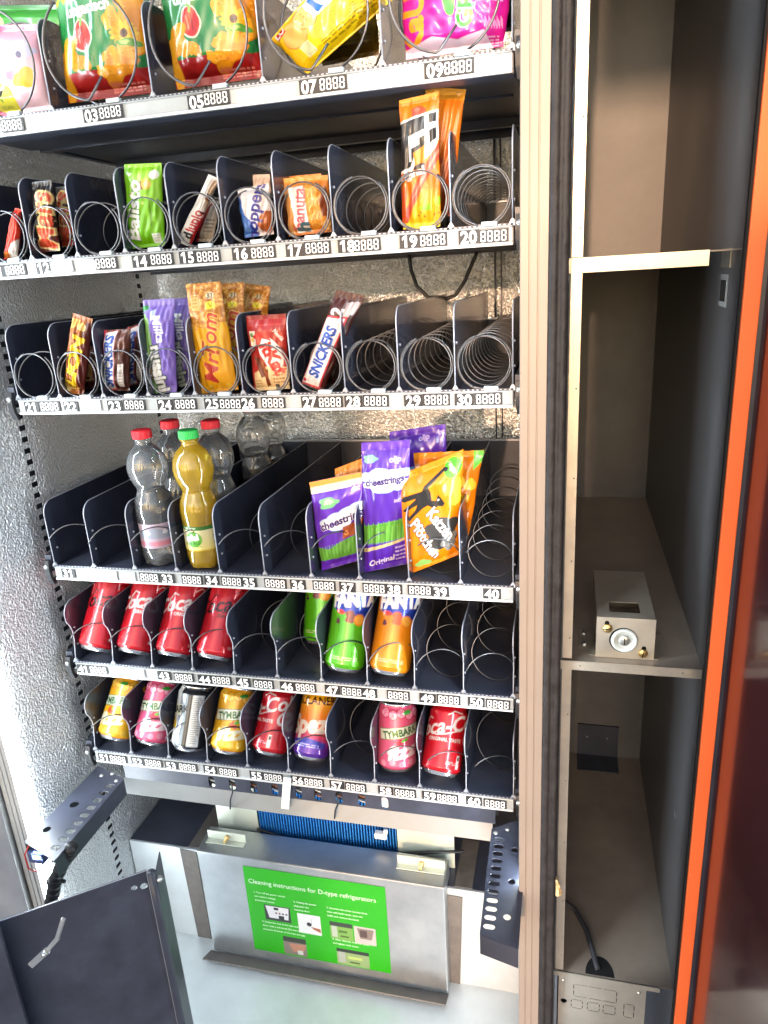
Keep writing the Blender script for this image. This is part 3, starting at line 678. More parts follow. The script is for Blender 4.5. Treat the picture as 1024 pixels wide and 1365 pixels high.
# green instruction sticker
Q = [U(a, c, 1, cy0 - .0008) for a, c in ((322, 1153), (513, 1184), (522, 1297), (341, 1266))]
sx0, sx1 = (Q[0][0] + Q[3][0]) / 2, (Q[1][0] + Q[2][0]) / 2; sz1, sz0 = (Q[0][2] + Q[1][2]) / 2, (Q[2][2] + Q[3][2]) / 2
sw, sh = (sx1 - sx0) * 1000, (sz1 - sz0) * 1000; NX, NY = 420, 330
cv = Cv(sw, sh, NX, NY, '30b41c')
wt = 'f2fff0'
cv.text('Cleaning instructions for D-type refrigerators', .48, .165, 15.5, wt, sx=.9)
def para(x, y, ls, size=5.6):
    for i, l in enumerate(ls):
        v, _ = text_tris(l); wd = (v[:, 0].max() - v[:, 0].min()) * size / sw; cv.text(l, x + wd / 2, y + i * .046, size, wt, off=.01)
para(.06, .29, ['1. Turn off the power switch', '    and electric leakage', '    protection switch.']); para(.345, .33, ['2. Unplug the power', '    plug,open the', '    machine door.'])
para(.58, .335, ['3. Unscrew the screw counterclock', '    wise with both hands, open the', '    baffle and remove the bezel.']); para(.09, .63, ['4. Sweep the dust in the heat sink gently from the top', '    down with a soft brush.(Do not use metal brush)', '    along the direction of the heat sink gap.']); para(.60, .70, ['5. After cleaned, close the baffle,', '    and tighten with screw.'])
cv.rect(.12, .42, .31, .60, '3c3c40'); cv.poly([(.13, .43), (.30, .43), (.29, .57), (.15, .57)], 'e4e4ea'); cv.rect(.19, .44, .225, .47, '202024'); cv.rect(.22, .53, .26, .57, '26262a')
for k in range(4): cv.ell(.205 + k * .025, .505, .008, .008, ['803040', '803040', '303040', '303060'][k])
cv.rect(.36, .46, .525, .69, 'eceff2'); cv.ell(.44, .575, .018, .018, '303238'); cv.poly([(.45, .60), (.52, .61), (.52, .66), (.47, .63)], 'b06a50'); cv.stroke([(.46, .5), (.458, .58)], .003, '9a9aa0')
cv.rect(.59, .49, .75, .69, '7fb05a'); cv.rect(.59, .49, .75, .54, '3c4640'); cv.rect(.60, .54, .64, .67, 'b8c8b8'); cv.rect(.65, .58, .71, .61, '4f7a30'); cv.rect(.66, .64, .72, .66, '456a2c')
cv.rect(.76, .50, .91, .70, 'c9c4c2'); cv.poly([(.78, .52), (.90, .52), (.88, .64), (.80, .64)], '8c8078'); cv.rect(.80, .54, .85, .62, '5a4a4a')
cv.rect(.23, .77, .40, .985, '8a8078'); cv.rect(.23, .77, .40, .83, '3a4038'); cv.poly([(.27, .85), (.40, .84), (.38, .92), (.30, .95)], 'c08a74'); cv.rect(.33, .92, .37, .97, 'd8dcd8')
cv.rect(.62, .80, .85, .99, '8fae7a'); cv.rect(.62, .80, .85, .84, '303a34'); cv.rect(.63, .84, .68, .97, 'a8b4ac'); cv.rect(.70, .88, .80, .91, 'b9d27a'); cv.rect(.71, .94, .78, .96, '46642c')
ar = cv.out(); b = MB(); vs = [(sx0 + (sx1 - sx0) * i / (NX - 1), cy0 - .0007, sz1 + (sz0 - sz1) * j / (NY - 1)) for j in range(NY) for i in range(NX)]
b.add(vs, [(j * NX + i, (j + 1) * NX + i, (j + 1) * NX + i + 1, j * NX + i + 1) for j in range(NY - 1) for i in range(NX - 1)])
st = b.build('instruction_sticker', M['sign'], cu, recalc=False); set_cols(st.data, ar.reshape(-1, 3)); st['label'] = 'bright green sticker with cleaning instructions and small pictures'

# ================================================================== lower left: swung-out black delivery door
dd = root('delivery_door', 'black sheet-metal delivery door with pale lever latch, swung open', 'door', (.15, -.25, -1.5))
A = U(195, 1160, 2, -.82); B = U(25, 1219, 2, -.82); A[2] = B[2] = 0
dv = Vector(A - B); L = dv.length; dv.normalize(); nv = Vector((dv.y, -dv.x, 0))     # nv points to the camera
A, B = Vector(A), Vector(B); C0 = B - dv * .16
def panel(p, q, z0, z1, th, name, mt, holes=None, bev=.001):
    d = (q - p); m = MB(); m.plate(rect(0, d.length, z0, z1), holes or [], lambda a, b, h: tuple(p + d.normalized() * a + Vector((d.y, -d.x, 0)).normalized() * (-h) + Vector((0, 0, b))), th=th); return m.build(name, mt, dd)
panel(C0, A, -1.5, -.82, .0015, 'inner_panel', M['black'], [circ(.16 + L - .022, -.845, .0045), circ(.16 + L - .008, -.848, .0055)])
m = MB(); e = A + dv * .006
m.tube([tuple(e + Vector((0, 0, z))) for z in (-1.5, -1.2, -.9, -.826)], .0068, 12); m.build('edge_post', M['black'], dd)
m = MB(); m.tube([tuple(C0 + nv * .0012 + Vector((0, 0, -.8195))), tuple(A + nv * .0012 + Vector((0, 0, -.8195))), tuple(A + nv * .0022 + Vector((0, 0, -.826))), tuple(A + nv * .0022 + Vector((0, 0, -1.5)))], .0008, 6); m.build('bright_edge', M['edge'], dd)
r0 = A + dv * .012 - nv * .002; r1 = r0 - nv * .045 + dv * .012
panel(r0, r1, -1.5, -.835, .0015, 'return_flange', M['black'])
m = MB(); m.lathe([(0, .008), (.004, .006), (.0055, 0)], tuple(A + dv * .018 + nv * .001 + Vector((0, 0, -.842))), 10, M=Matrix.Rotation(R(90), 3, 'X')); m.build('stop_screw', M['screw'], dd)
# latch lever
l0 = U(84, 1226, 1, -.345); l1 = U(76, 1252, 1, -.348); l2 = U(62, 1268, 1, -.35); l3 = U(42, 1286, 1, -.352)
m = MB()
for p, q, wd in ((l0, l1, .0028), (l1, l2, .003), (l2, l3, .0045)):
    p, q = Vector(p), Vector(q); d = (q - p) / 2; sd_ = Vector((0, 1, 0)).cross(d).normalized(); m.obox((p + q) / 2, sd_ * wd, (0, .002, 0), d * 1.1)
lv = m.build('latch_lever', M['steel'], dd, bevel=.0008)
m = MB(); m.lathe([(0, .006), (.0035, .005), (.004, 0)], tuple(Vector(l2) + Vector((0, -.002, 0))), 10, M=Matrix.Rotation(R(90), 3, 'X')); m.build('latch_screw', M['screw'], lv)
# neighbouring door frame strip at the far left
f0 = U(24, 1222, 2, -.80); m = MB(); F = Vector((B.x, B.y, 0)) + nv * .03 - dv * .02
m.obox(tuple(F - dv * .07 + Vector((0, 0, -1.14))), tuple(dv * .07), tuple(nv * .006), (0, 0, .345)); m.build('side_frame', M['black'], dd)

# ================================================================== goods
def pack(name, label, cat, corners, y, draw, base, thick=.012, mt='foil', crimp=(.07, .07), saw=0, box=2.2, lean=0, group=None, wr=.0011, sd=0, res=1.5, zmin=None):
    """sealed pack standing on the plane y; corners in photo pixels TL TR BR BL; draw(canvas) prints the front"""
    Q = [np.array(U(a, b, 1, y)) for a, b in corners]
    if zmin is not None:
        dz = max(0, zmin - min(Q[2][2], Q[3][2])); Q = [q + (0, 0, dz) for q in Q]
    w_ = (np.linalg.norm(Q[1] - Q[0]) + np.linalg.norm(Q[2] - Q[3])) / 2; h_ = (np.linalg.norm(Q[3] - Q[0]) + np.linalg.norm(Q[2] - Q[1])) / 2
    pc = [np.array(c, float) for c in corners]
    nx = int(max(24, (np.linalg.norm(pc[1] - pc[0]) + np.linalg.norm(pc[2] - pc[3])) / 2 * res)); ny = int(max(24, (np.linalg.norm(pc[3] - pc[0]) + np.linalg.norm(pc[2] - pc[1])) / 2 * res))
    cv = Cv(w_ * 1000, h_ * 1000, nx, ny, base); draw(cv); col = cv.out()
    r = np.random.default_rng(sd + 11)
    def surf(nx, ny, side):
        u, v = np.meshgrid(np.linspace(0, 1, nx), np.linspace(0, 1, ny))
        P = (Q[0] * ((1 - u) * (1 - v))[..., None] + Q[1] * (u * (1 - v))[..., None] + Q[3] * ((1 - u) * v)[..., None] + Q[2] * (u * v)[..., None])
        up = np.clip(v / max(crimp[0] * 2.6, .01), 0, 1); dn = np.clip((1 - v) / max(crimp[1] * 2.6, .01), 0, 1)
        f0 = np.where(v < crimp[0], 0, np.clip((v - crimp[0]) / (.16), 0, 1)); f1 = np.where(1 - v < crimp[1], 0, np.clip((1 - v - crimp[1]) / (.16), 0, 1))
        sm = lambda t: t * t * (3 - 2 * t)
        prof = (1 - np.abs(2 * u - 1) ** box) ** .62 * (.04 + .96 * np.sqrt(sm(f0) * sm(f1)))
        wv = np.zeros_like(u)
        for _ in range(7):
            a, b, ph = r.uniform(4, 22), r.uniform(-14, 14), r.uniform(0, 6.28); wv += np.sin(a * u * 2 + b * v * 2 + ph)
        edge = np.exp(-v * 7) + np.exp(-(1 - v) * 7) + .35
        for _ in range(5):
            a, ph = r.uniform(12, 40), r.uniform(0, 6.28); wv += edge * np.sin(a * u + ph + 2 * v)
        inner = np.clip(np.minimum(np.minimum(u, 1 - u) * 8, np.minimum(v, 1 - v) * 14), 0, 1)
        P = P.copy(); P[..., 1] += -side * (prof * thick * .5 + wv * wr * .28 * inner) + .0004 * -side
        P[..., 1] += lean * (1 - v)
        # ribs of the heat seal
        seal = (v < crimp[0]) | (v > 1 - crimp[1]); P[..., 1] += -side * np.where(seal, np.sin(v * h_ * 1000 * 3.1) * .0002, 0)
        if saw:
            z = (np.arange(nx) % 2 * saw) - saw / 2; P[0, :, 2] += z; P[-1, :, 2] -= z * .6
        # slightly wavy outline
        P[..., 0] += (np.sin(v * 9 + sd) * .0006 + np.sin(v * 23 + sd * 2) * .0003) * np.where(u < .5, 1, -1) * np.abs(2 * u - 1)
        return P
    F = surf(nx, ny, 1); r = np.random.default_rng(sd + 12); bx, by = 14, 18; K = surf(bx, by, -1)
    base_pt = np.array([(Q[2][0] + Q[3][0]) / 2, y, min(Q[2][2], Q[3][2])])
    V = np.concatenate([F.reshape(-1, 3), K.reshape(-1, 3)]) - base_pt
    f = [(j * nx + i, (j + 1) * nx + i, (j + 1) * nx + i + 1, j * nx + i + 1) for j in range(ny - 1) for i in range(nx - 1)]
    n0 = nx * ny; f += [(n0 + j * bx + i, n0 + j * bx + i + 1, n0 + (j + 1) * bx + i + 1, n0 + (j + 1) * bx + i) for j in range(by - 1) for i in range(bx - 1)]
    me = bpy.data.meshes.new(name); me.from_pydata(V.tolist(), [], f); me.polygons.foreach_set('use_smooth', [True] * len(f)); me.materials.append(M[mt])
    cb = np.empty((bx * by, 3)); cb[:] = s2l(hx(base)) * .6 if isinstance(base, str) else base
    set_cols(me, np.concatenate([col.reshape(-1, 3), cb]))
    o = link(name, me); o.location = base_pt; tag(o, label, cat, group); return o

# ---- artwork
def d_pink(c):
    c.vgrad('f4a6bd', 'f7d3dc'); c.blob(.35, .12, .5, .16, 'e8638a', 1); c.blob(.75, .22, .3, .12, 'f0b9cf', 2); c.blob(.85, .3, .12, .07, 'c9c6e6', 3); c.ell(.82, .36, .03, .03, '555577')
    for k, (x, y) in enumerate(((.6, .5), (.72, .58), (.4, .62), (.3, .45))): c.blob(x, y, .04, .04, 'ef9db8', k + 5)
    c.blob(.84, .62, .1, .08, 'f5b93a', 9); c.ell(.88, .55, .04, .04, 'f5b93a'); c.ell(.6, .83, .13, .13, 'f3e12a'); c.ell(.6, .83, .11, .11, 'f8ec53'); c.text('V', .6, .82, 14, '3a8a2a'); c.text('VEGAN', .6, .9, 5, '3a8a2a'); c.blob(.2, .97, .4, .1, 'f27ba0', 4)
def d_green(c):
    c.vgrad('3fae3c', '58c24a'); c.blob(.25, .3, .25, .15, 'f4f6c0', 2); c.blob(.2, .33, .08, .08, 'f2d545', 4); c.rect(0, 0, 1, .05, '2e8c2f')
def d_chips(c):
    c.vgrad('c4e2e2', '5aa870', 0, .26); c.vgrad('5aa870', '2a8a44', .26, .4); c.vgrad('2a8a44', '1c7d3a', .4, .80); c.vgrad('a51c17', '8d120f', .80, 1)
    c.stroke([(.0, .2), (.06, .27), (.12, .2), (.17, .26), (.24, .2)], .03, 'f0d030'); c.text('ungarisch', .44, .315, 17, 'ffffff', 6, .04, out='1f7a3a', ow=.02)
    c.poly([(0, .84), (.12, .80), (.3, .86), (.5, .80), (.75, .86), (1, .78), (1, .9), (0, .9)], 'a51c17')
    c.blob(.36, .53, .115, .135, 'f6e7d0', 3, amp=.08); c.blob(.36, .53, .1, .12, 'cf2d22', 3, amp=.08); c.stroke([(.32, .48), (.33, .58)], .018, 'f08a70'); c.stroke([(.37, .47), (.375, .59)], .012, '8e1812'); c.stroke([(.36, .45), (.37, .41), (.34, .395)], .022, '7fbf5a')
    r = np.random.default_rng(4)
    for i, (x, y, rx, ry, ro) in enumerate(((.86, .33, .15, .17, 20), (.70, .43, .10, .10, 0), (.92, .48, .12, .14, 40), (.14, .66, .16, .12, 30), (.06, .80, .1, .2, 0), (.28, .72, .14, .08, -20), (.66, .70, .09, .06, 0), (.86, .64, .17, .11, 60), (.72, .80, .2, .09, 15), (.58, .82, .09, .05, 0))):
        c.blob(x, y, rx, ry, 'd9820f', i + 3, rot=ro, amp=.35)
        c.blob(x - .006, y - .005, rx * .96, ry * .96, ['f0a21a', 'f4ad24', 'eb9614'][i % 3], i + 3, rot=ro, amp=.35)
        for k in range(7): c.ell(x + r.normal() * rx * .35, y + r.normal() * ry * .3, .012, .008, ['f7bf48', 'd98512'][k % 2])
    for k in range(14):
        a = 6.28 * k / 14; c.ell(.80 + .085 * math.cos(a), .525 + .058 * math.sin(a), .05, .02, ['f8cf26', 'f2bd1c'][k % 2], -math.degrees(a))
    c.ell(.80, .525, .04, .04, '5d3010'); c.ell(.80, .525, .025, .025, '3a1c0a'); c.blob(.84, .60, .12, .035, '5aa63a', 4); c.blob(.80, .595, .05, .02, 'a8d468', 6)
    for k in range(8): c.ell(.45 + .012 * (k % 3), .64 + .012 * k, .012, .006, '2f6a2a', 30 * k)
    c.lines(.56, .90, .93, 3, .026, 'd98478', .014, 3); c.rect(.56, .885, .68, .965, 'd05848', .5)
def d_tuc(c):
    c.vgrad('f9dc1e', 'f6cf10'); c.rect(0, 0, .06, 1, 'f3c80d')
    c.ell(.18, .38, .13, .13, 'd99a3a'); c.ell(.18, .37, .12, .12, 'edbd66'); c.ell(.36, .3, .12, .12, 'd99a3a'); c.ell(.36, .29, .11, .11, 'f0c574')
    for k in range(9): c.ell(.29 + (k % 3) * .06, .22 + (k // 3) * .07, .008, .008, 'c48a34')
    c.poly([(.04, .04), (.15, .04), (.15, .2), (.04, .2)], 'd8202a'); c.text('LU', .095, .11, 13, 'ffffff', 0, .03)
    c.poly([(.44, .06), (.78, .03), (.84, .22), (.76, .44), (.46, .46), (.4, .26)], 'ffffff'); c.poly([(.46, .09), (.77, .06), (.815, .22), (.745, .41), (.475, .43), (.425, .26)], '2b72c4'); c.text('TUC', .62, .24, 34, 'ffffff', 0, .05)
    c.rect(.13, .6, .23, .86, 'e8e2b0'); c.rect(.14, .62, .22, .84, 'b9c08a'); c.lines(.3, .56, .97, 9, .042, '8a7410', .018, 4)
def d_tuc2(c): c.vgrad('b88d14', '8d6a12'); c.lines(.1, .3, .9, 8, .07, '5f4710', .03)  # darker ochre print than the front packet
def d_mag(c):
    c.vgrad('e0209a', 'd61a90'); c.text('KaU', .11, .60, 34, 'f29a1e', 88, .05); c.text('GRÜN', .62, .30, 25, '3aa83a', 86, .04, out='ffffff', ow=.04); c.text('H', .83, .26, 34, 'e0209a', 86, .03, out='f6d5ea', ow=.06)
    c.blob(.45, .36, .06, .14, '4db648', 2, amp=.1, rot=15); c.poly([(0, 1), (0, .9), (.3, .8), (.55, .86), (.8, .78), (.9, 1)], 'f3d8ea'); c.lines(.75, .86, .95, 4, .035, 'f6cfe6', .015)
    for k in range(14): c.stroke([(.80 + .012 * k, .62 + .03 * (k % 3)), (.81 + .012 * k, .74 + .03 * (k % 2))], .006, 'f4b9dc')
def d_dgreen(c): c.vgrad('1f4a22', '16381a'); c.blob(.7, .4, .15, .2, '4f7a3a', 3)
def d_redbar(c): c.vgrad('e8442c', 'd8301e'); c.poly([(.6, .7), (1, .6), (1, 1), (.5, 1)], 'efe6df'); c.rect(.1, .85, .5, .97, 'f08a3a')
def d_mars(c):
    c.vgrad('1a1210', '22100d'); c.poly([(0, .8), (1, .72), (1, 1), (0, 1)], '5a120f'); c.text('Mars', .52, .56, 37, 'e2502c', 90, .02, .2, out='f3d28a', ow=.06, sx=1.05); c.lines(.78, .3, .95, 1, .1, 'c8b89a')
def d_balisto(c):
    c.vgrad('8fd420', '74c40e'); c.rect(0, 0, .2, 1, '5aa81a', .5); c.rect(0, 0, 1, .045, '9ede3a')
    for k in range(7): c.stroke([(.35 + .05 * k, .3), (.3 + .075 * k, .09)], .018, ['cfe86a', 'a9dc40', 'e8d25a'][k % 3])
    c.ell(.5, .27, .13, .1, '8a4a22', 20); c.ell(.66, .25, .12, .12, 'f0c95a'); c.ell(.67, .25, .07, .07, 'f8e39a'); c.ell(.83, .14, .11, .11, 'f2f6ea'); c.text('2', .16, .12, 10, 'ffffff', 70, .03)
    c.text('Balisto', .27, .55, 27, 'ffffff', 86, .03, .12, out='4f9412', ow=.035, sx=1.05); c.ell(.62, .40, .05, .05, 'b6e45a'); c.ell(.55, .47, .04, .04, 'c9ea7a'); c.rect(.72, .84, .92, .96, 'f0f3e6'); c.lines(.76, .86, .9, 3, .03, 'a0b090')
    c.stroke([(.72, .45), (.74, .75)], .02, '5a9414')
def d_duplo(c):
    c.vgrad('f7f4f0', 'f1eeea'); c.text('duplo', .60, .66, 16, 'c22a2a', 90, .03); c.rect(.3, .80, 1, .87, 'f4f1ee'); c.text('d', .60, .855, 16, '181818', 90, .05); c.poly([(.55, .05), (1, .02), (1, .5), (.85, .4)], 'd8b89a'); c.ell(.85, .3, .18, .12, '8d4a22'); c.ell(.9, .5, .15, .1, '6a1a14'); c.poly([(.9, .6), (1, .5), (1, 1), (.85, 1)], 'b82222')
def d_duplo2(c): c.vgrad('efe3d6', 'e6d3bf'); c.poly([(0, .3), (.5, 0), (.2, 1), (0, 1)], 'a8201c'); c.lines(.4, .45, .9, 4, .09, '6f6055', .05)
def d_knop(c):
    c.vgrad('f3f1f4', 'e4e0e8'); c.poly([(0, .15), (.12, .2), (.18, .55), (.42, .72), (.5, 1), (0, 1)], '3d6ec4'); c.blob(.2, .75, .14, .2, '5f8ad4', 3); c.rect(0, 0, 1, .08, 'dfe3ea')
    c.blob(.86, .75, .26, .3, 'a8582a', 5, amp=.1)
    for k in range(6): c.stroke([(.68 + .06 * k, .5), (.66 + .06 * k, 1)], .012, 'c8763e')
    c.blob(.68, .24, .18, .12, 'f4e3c4', 7); c.text('knoppers', .46, .56, 24, '2a2a8c', 74, .035, .05, sx=.9)
def d_hanuta(c):
    c.vgrad('d98a3a', 'c4701f'); c.rect(0, 0, 1, .1, 'e8a24a'); c.rect(.0, .12, .16, 1, 'd69a5a'); c.poly([(.14, .18), (.47, .16), (.55, .94), (.22, .96)], 'f7f3ee')
    c.text('hanuta', .34, .55, 22, 'd0606a', 84, .035, sx=.85); c.text('h', .385, .86, 24, '4a6a74', 84, .05)
    c.poly([(.5, .12), (.75, .14), (.92, .4), (.9, .8), (.66, .95), (.58, .94)], 'd98a26')
    for k in range(5):
        c.stroke([(.55 + .01 * k, .25 + .15 * k), (.68, .2 + .15 * k), (.8, .3 + .14 * k)], .012, 'f0c060'); c.stroke([(.55 + .09 * k, .14 + .05 * k), (.62 + .07 * k, .9)], .01, 'eab44e')
    c.blob(.92, .5, .1, .3, '7d3a14', 4); c.blob(.9, .86, .1, .1, 'e6b56a', 6)
def d_bifi(c):
    c.vgrad('ec7a0a', 'e8740a'); c.vgrad('ec8210', 'f4c21c', .7, 1); c.rect(0, 0, 1, .03, 'f59a2a')
    c.blob(.5, .12, .19, .13, 'c0503a', 2, amp=.12); c.blob(.46, .10, .07, .05, 'd97a66', 3)
    c.poly([(0, .17), (.3, .155), (1, .125), (1, .33), (.92, .4), (.7, .47), (.4, .50), (.32, .55), (0, .56)], 'f6f3ee'); c.poly([(0, .185), (.3, .17), (.95, .142), (.95, .33), (.6, .41), (.38, .43), (.3, .52), (0, .54)], '2f2b28')
    c.poly([(.24, .29), (.72, .25), (.71, .29), (.52, .315), (.51, .36), (.3, .385), (.3, .48), (.24, .48)], 'f6f3ee'); c.poly([(.24, .20), (.70, .165), (.7, .2), (.4, .235), (.26, .28)], '2f2b28')
    c.poly([(.66, .16), (.76, .155), (.77, .22), (.95, .21), (.95, .25), (.77, .27), (.78, .45), (.67, .45)], 'f6f3ee'); c.poly([(.35, .42), (.66, .37), (.66, .47), (.4, .52)], 'ee8a14')
    c.poly([(.1, .98), (.05, .9), (.45, .62), (1, .36), (1, .48), (.6, .66), (.3, .85)], 'cf4a34'); c.poly([(.3, .78), (.5, .64), (1, .4), (1, .43), (.55, .66)], 'e88a70'); c.ell(.5, .525, .16, .06, '26221f', 15)
    c.text('original', .24, .575, 13, 'f6f3ee', 12, .03); c.poly([(.0, .7), (.2, .62), (.1, .95), (0, 1)], 'e05a24'); c.blob(.66, .84, .16, .09, '8fbe2a', 5, amp=.4); c.blob(.93, .8, .08, .12, '9fce34', 6, amp=.4)
    for k, (x, y) in enumerate(((.45, .9), (.6, .91), (.84, .9), (.95, .89), (.52, .88))): c.ell(x, y, .022, .022, ['5a2a12', '7a4a1a', 'a03a1a'][k % 3])
    c.rect(0, .95, 1, 1, 'f6cf2e')
def d_bifi2(c): c.vgrad('ec7c0c', 'dc6a0a'); c.rect(0, 0, 1, .09, 'f4a02a'); c.ell(.32, .15, .07, .07, 'f6d9a0'); c.text('R', .32, .15, 6, 'c06a10'); c.blob(.45, .55, .2, .12, 'c0503a', 3); c.poly([(0, .75), (1, .5), (1, 1), (0, 1)], 'b8481a', .7)
def d_lion(c):
    c.vgrad('a4560f', 'b86a18'); c.poly([(.7, 0), (1, 0), (1, 1), (.75, 1)], '5a1f12'); c.poly([(0, .05), (.3, .0), (.5, .12), (0, .2)], 'e8b85a'); c.rect(0, 0, 1, .06, '9a5a2a'); c.blob(.3, .9, .5, .12, 'f0c860', 3); c.blob(.6, .13, .2, .15, 'f3c56a', 4)
    c.text('LION', .46, .56, 26, 'f9d21e', 84, .05, .1, sx=1.3, out='7a2a12', ow=.06); c.blob(.2, .95, .2, .07, 'fbe9b0', 7)
def d_brown(c): c.vgrad('6a2c1a', '4a1a12'); c.rect(.3, .4, .8, .7, 'c8924a'); c.rect(.2, .75, .7, .8, 'e8c88a')
def d_snick(c):
    c.vgrad('5a2a20', '42201a'); c.poly([(0, 0), (.12, 0), (.12, 1), (0, 1)], 'b9344a'); c.poly([(.06, .04), (.55, .02), (.55, .97), (.06, .99)], 'c83a44'); c.poly([(.09, .05), (.52, .03), (.52, .95), (.09, .97)], 'f4f3f6')
    c.text('SNICKERS', .30, .5, 22, '2450b0', 90, .05, .15, sx=.78); c.rect(.6, .05, .95, .3, '6a3a2c'); c.rect(.66, .55, .86, .92, 'd8cfc8'); c.lines(.68, .58, .84, 7, .05, '8a7a74', .02); c.ell(.76, .62, .06, .06, 'f2efec')
def d_snick_l(c):
    c.vgrad('4a2018', '3a1712'); c.text('2', .36, .2, 22, 'f4f3f6', 90, .04); c.poly([(.55, .1), (.95, .06), (.9, .22), (.6, .24)], 'b9aeb0'); c.poly([(0, .26), (.8, .22), (.82, .98), (.02, .99)], 'c83a44'); c.poly([(.05, .28), (.74, .245), (.76, .96), (.06, .97)], 'f4f3f6')
    c.text('SNICKERS', .40, .61, 21, '2450b0', 90, .05, .18, sx=.80); c.rect(.82, .2, 1, 1, '3a1712'); c.ell(.1, .94, .12, .12, 'f2efec'); c.ell(.1, .94, .08, .08, 'c83a44')
def d_milka(c):
    c.vgrad('7a62c4', '8a72d2'); c.poly([(0, 0), (.22, 0), (.2, .1), (0, .12)], '2f9a4a'); c.poly([(0, .12), (.2, .2), (.3, .45), (.5, .7), (.6, 1), (0, 1)], '9fd08a'); c.poly([(0, .12), (.15, .2), (.2, .5), (.3, 1), (0, 1)], '8cc46a'); c.poly([(.3, .12), (.45, .1), (.4, .2), (.3, .22)], 'cfe0f0')
    c.rect(0, 0, 1, .06, '8f7cd0'); c.text('Milka', .55, .3, 19, 'ffffff', -78, .02, .25); c.blob(.2, .78, .13, .2, 'd09a5a', 3); c.blob(.25, .76, .06, .12, 'e8c08a', 5); c.text('nussini', .50, .73, 27, 'ffffff', -84, .045, out='2a4a2a', ow=.06, sx=.95)
def d_milka2(c):
    c.vgrad('7460bc', '8470cc'); c.poly([(0, .1), (.2, .2), (.3, 1), (0, 1)], '9a8cd4'); c.text('Milka', .5, .3, 19, 'ffffff', -80, .02, .25); c.text('nussini', .5, .73, 27, 'e4ecdc', -86, .045, out='26382a', ow=.06, sx=.95); c.rect(0, 0, 1, .06, '6a56b0')
def d_mrtom(c):
    c.vgrad('f6b010', 'f4a80c'); r = np.random.default_rng(5); c.rect(0, 0, 1, .36, 'b8701a')
    for k in range(150):
        x, y = r.random(), r.random() * .40; c.ell(x, y, .055, .036, ['e09a34', 'c87f22', 'edb45a', 'd88e2a'][k % 4], r.random() * 180); c.ell(x - .01, y - .003, .025, .014, 'f2c87a', r.random() * 180)
    for k in range(30): c.ell(r.random(), .93 + r.random() * .08, .05, .035, ['e09a34', 'f6c040'][k % 2], r.random() * 180)
    c.ell(.68, .115, .11, .08, 'f0e4c0'); c.text('33', .68, .115, 9, '6a4a20', 0, .03); c.ell(.68, .20, .14, .09, 'f2e224'); c.text('V', .68, .2, 10, '8a7a10'); c.rect(.15, .1, .36, .24, 'e8b860'); c.lines(.17, .11, .34, 4, .03, '9a6a24', .012)
    c.text('Tom', .52, .46, 30, 'c8362a', 78, .02, .2, out='f7d060', ow=.03, sx=1.1); c.text('Mr.', .44, .75, 31, 'c8362a', 78, .02, .2, out='f9c030', ow=.02, sx=1.15)
def d_kit(c):
    c.vgrad('a8241e', 'b02a20'); c.rect(0, 0, 1, .05, '8a1a18'); c.rect(0, .12, 1, .14, 'c84a3a', .6); c.poly([(.1, .75), (.5, .66), (1, .7), (1, 1), (.05, 1)], 'efcf9a'); c.rect(.08, .2, .24, .4, 'f2ead8'); c.rect(.1, .23, .17, .28, '4a9a4a'); c.rect(.1, .29, .17, .34, 'e8c030')
    c.ell(.60, .50, .26, .44, 'f6f2ee', 28); c.text('KitKat', .60, .50, 26, 'd22a22', -62, .05, .15, sx=.95); c.ell(.82, .27, .14, .08, 'c83228', -50); c.text('Nestlé', .82, .27, 7, 'f6f2ee', -50, .02)
    c.poly([(.12, .52), (.3, .56), (.42, .8), (.3, .82)], '6a2a14'); c.poly([(.4, .72), (.5, .7), (.52, .93), (.4, .95)], '7d3a1c'); c.poly([(.3, .58), (.38, .6), (.5, .8), (.44, .82)], 'a85a2a'); c.rect(.62, .92, .74, 1, '555046'); c.lines(.6, .78, .9, 3, .05, '9a5a2a', .025, 6); c.lines(.1, .85, .3, 3, .04, 'a8803a', .014)
def d_chee_s(c):
    c.vgrad('6a35c0', '5c2ab2'); c.rect(0, 0, 1, .08, 'f0a24a'); c.rect(0, .06, 1, .13, 'f6e3c0'); c.blob(.36, .25, .2, .1, '7fc88a', 2); c.blob(.36, .24, .1, .05, 'bfe6c0', 3)
    for x, y, q in ((.3, .46, .16), (.5, .43, .2), (.75, .40, .22), (.9, .36, .16), (.55, .5, .25)): c.ell(x, y, q, q * .55, 'cfe6f6')
    for x, y, q in ((.35, .49, .15), (.6, .47, .2), (.85, .42, .16)): c.ell(x, y, q, q * .5, 'f4f8fc')
    c.text('cheestrings', .62, .46, 17, '3a1a70', 9, .04, out='ffffff', ow=.03, sx=.95); c.rect(.78, .12, .98, .2, '8a5ad6'); c.text('4x', .86, .155, 11, 'ffffff', 6, .03)
    c.poly([(0, .88), (.0, .72), (.3, .76), (.6, .7), (1, .66), (1, .9)], '5fa03a')
    for k in range(22): c.stroke([(.05 + .044 * k, .86), (.04 + .044 * k, .73 - .002 * k)], .012, ['79bc48', '4d8c30'][k % 2])
    c.poly([(.62, .55), (1, .5), (1, .66), (.62, .68)], 'a0522a'); c.text('G', .7, .62, 10, 'f0a05a', 6, .03); c.rect(0, .93, 1, 1, '5a28b4')
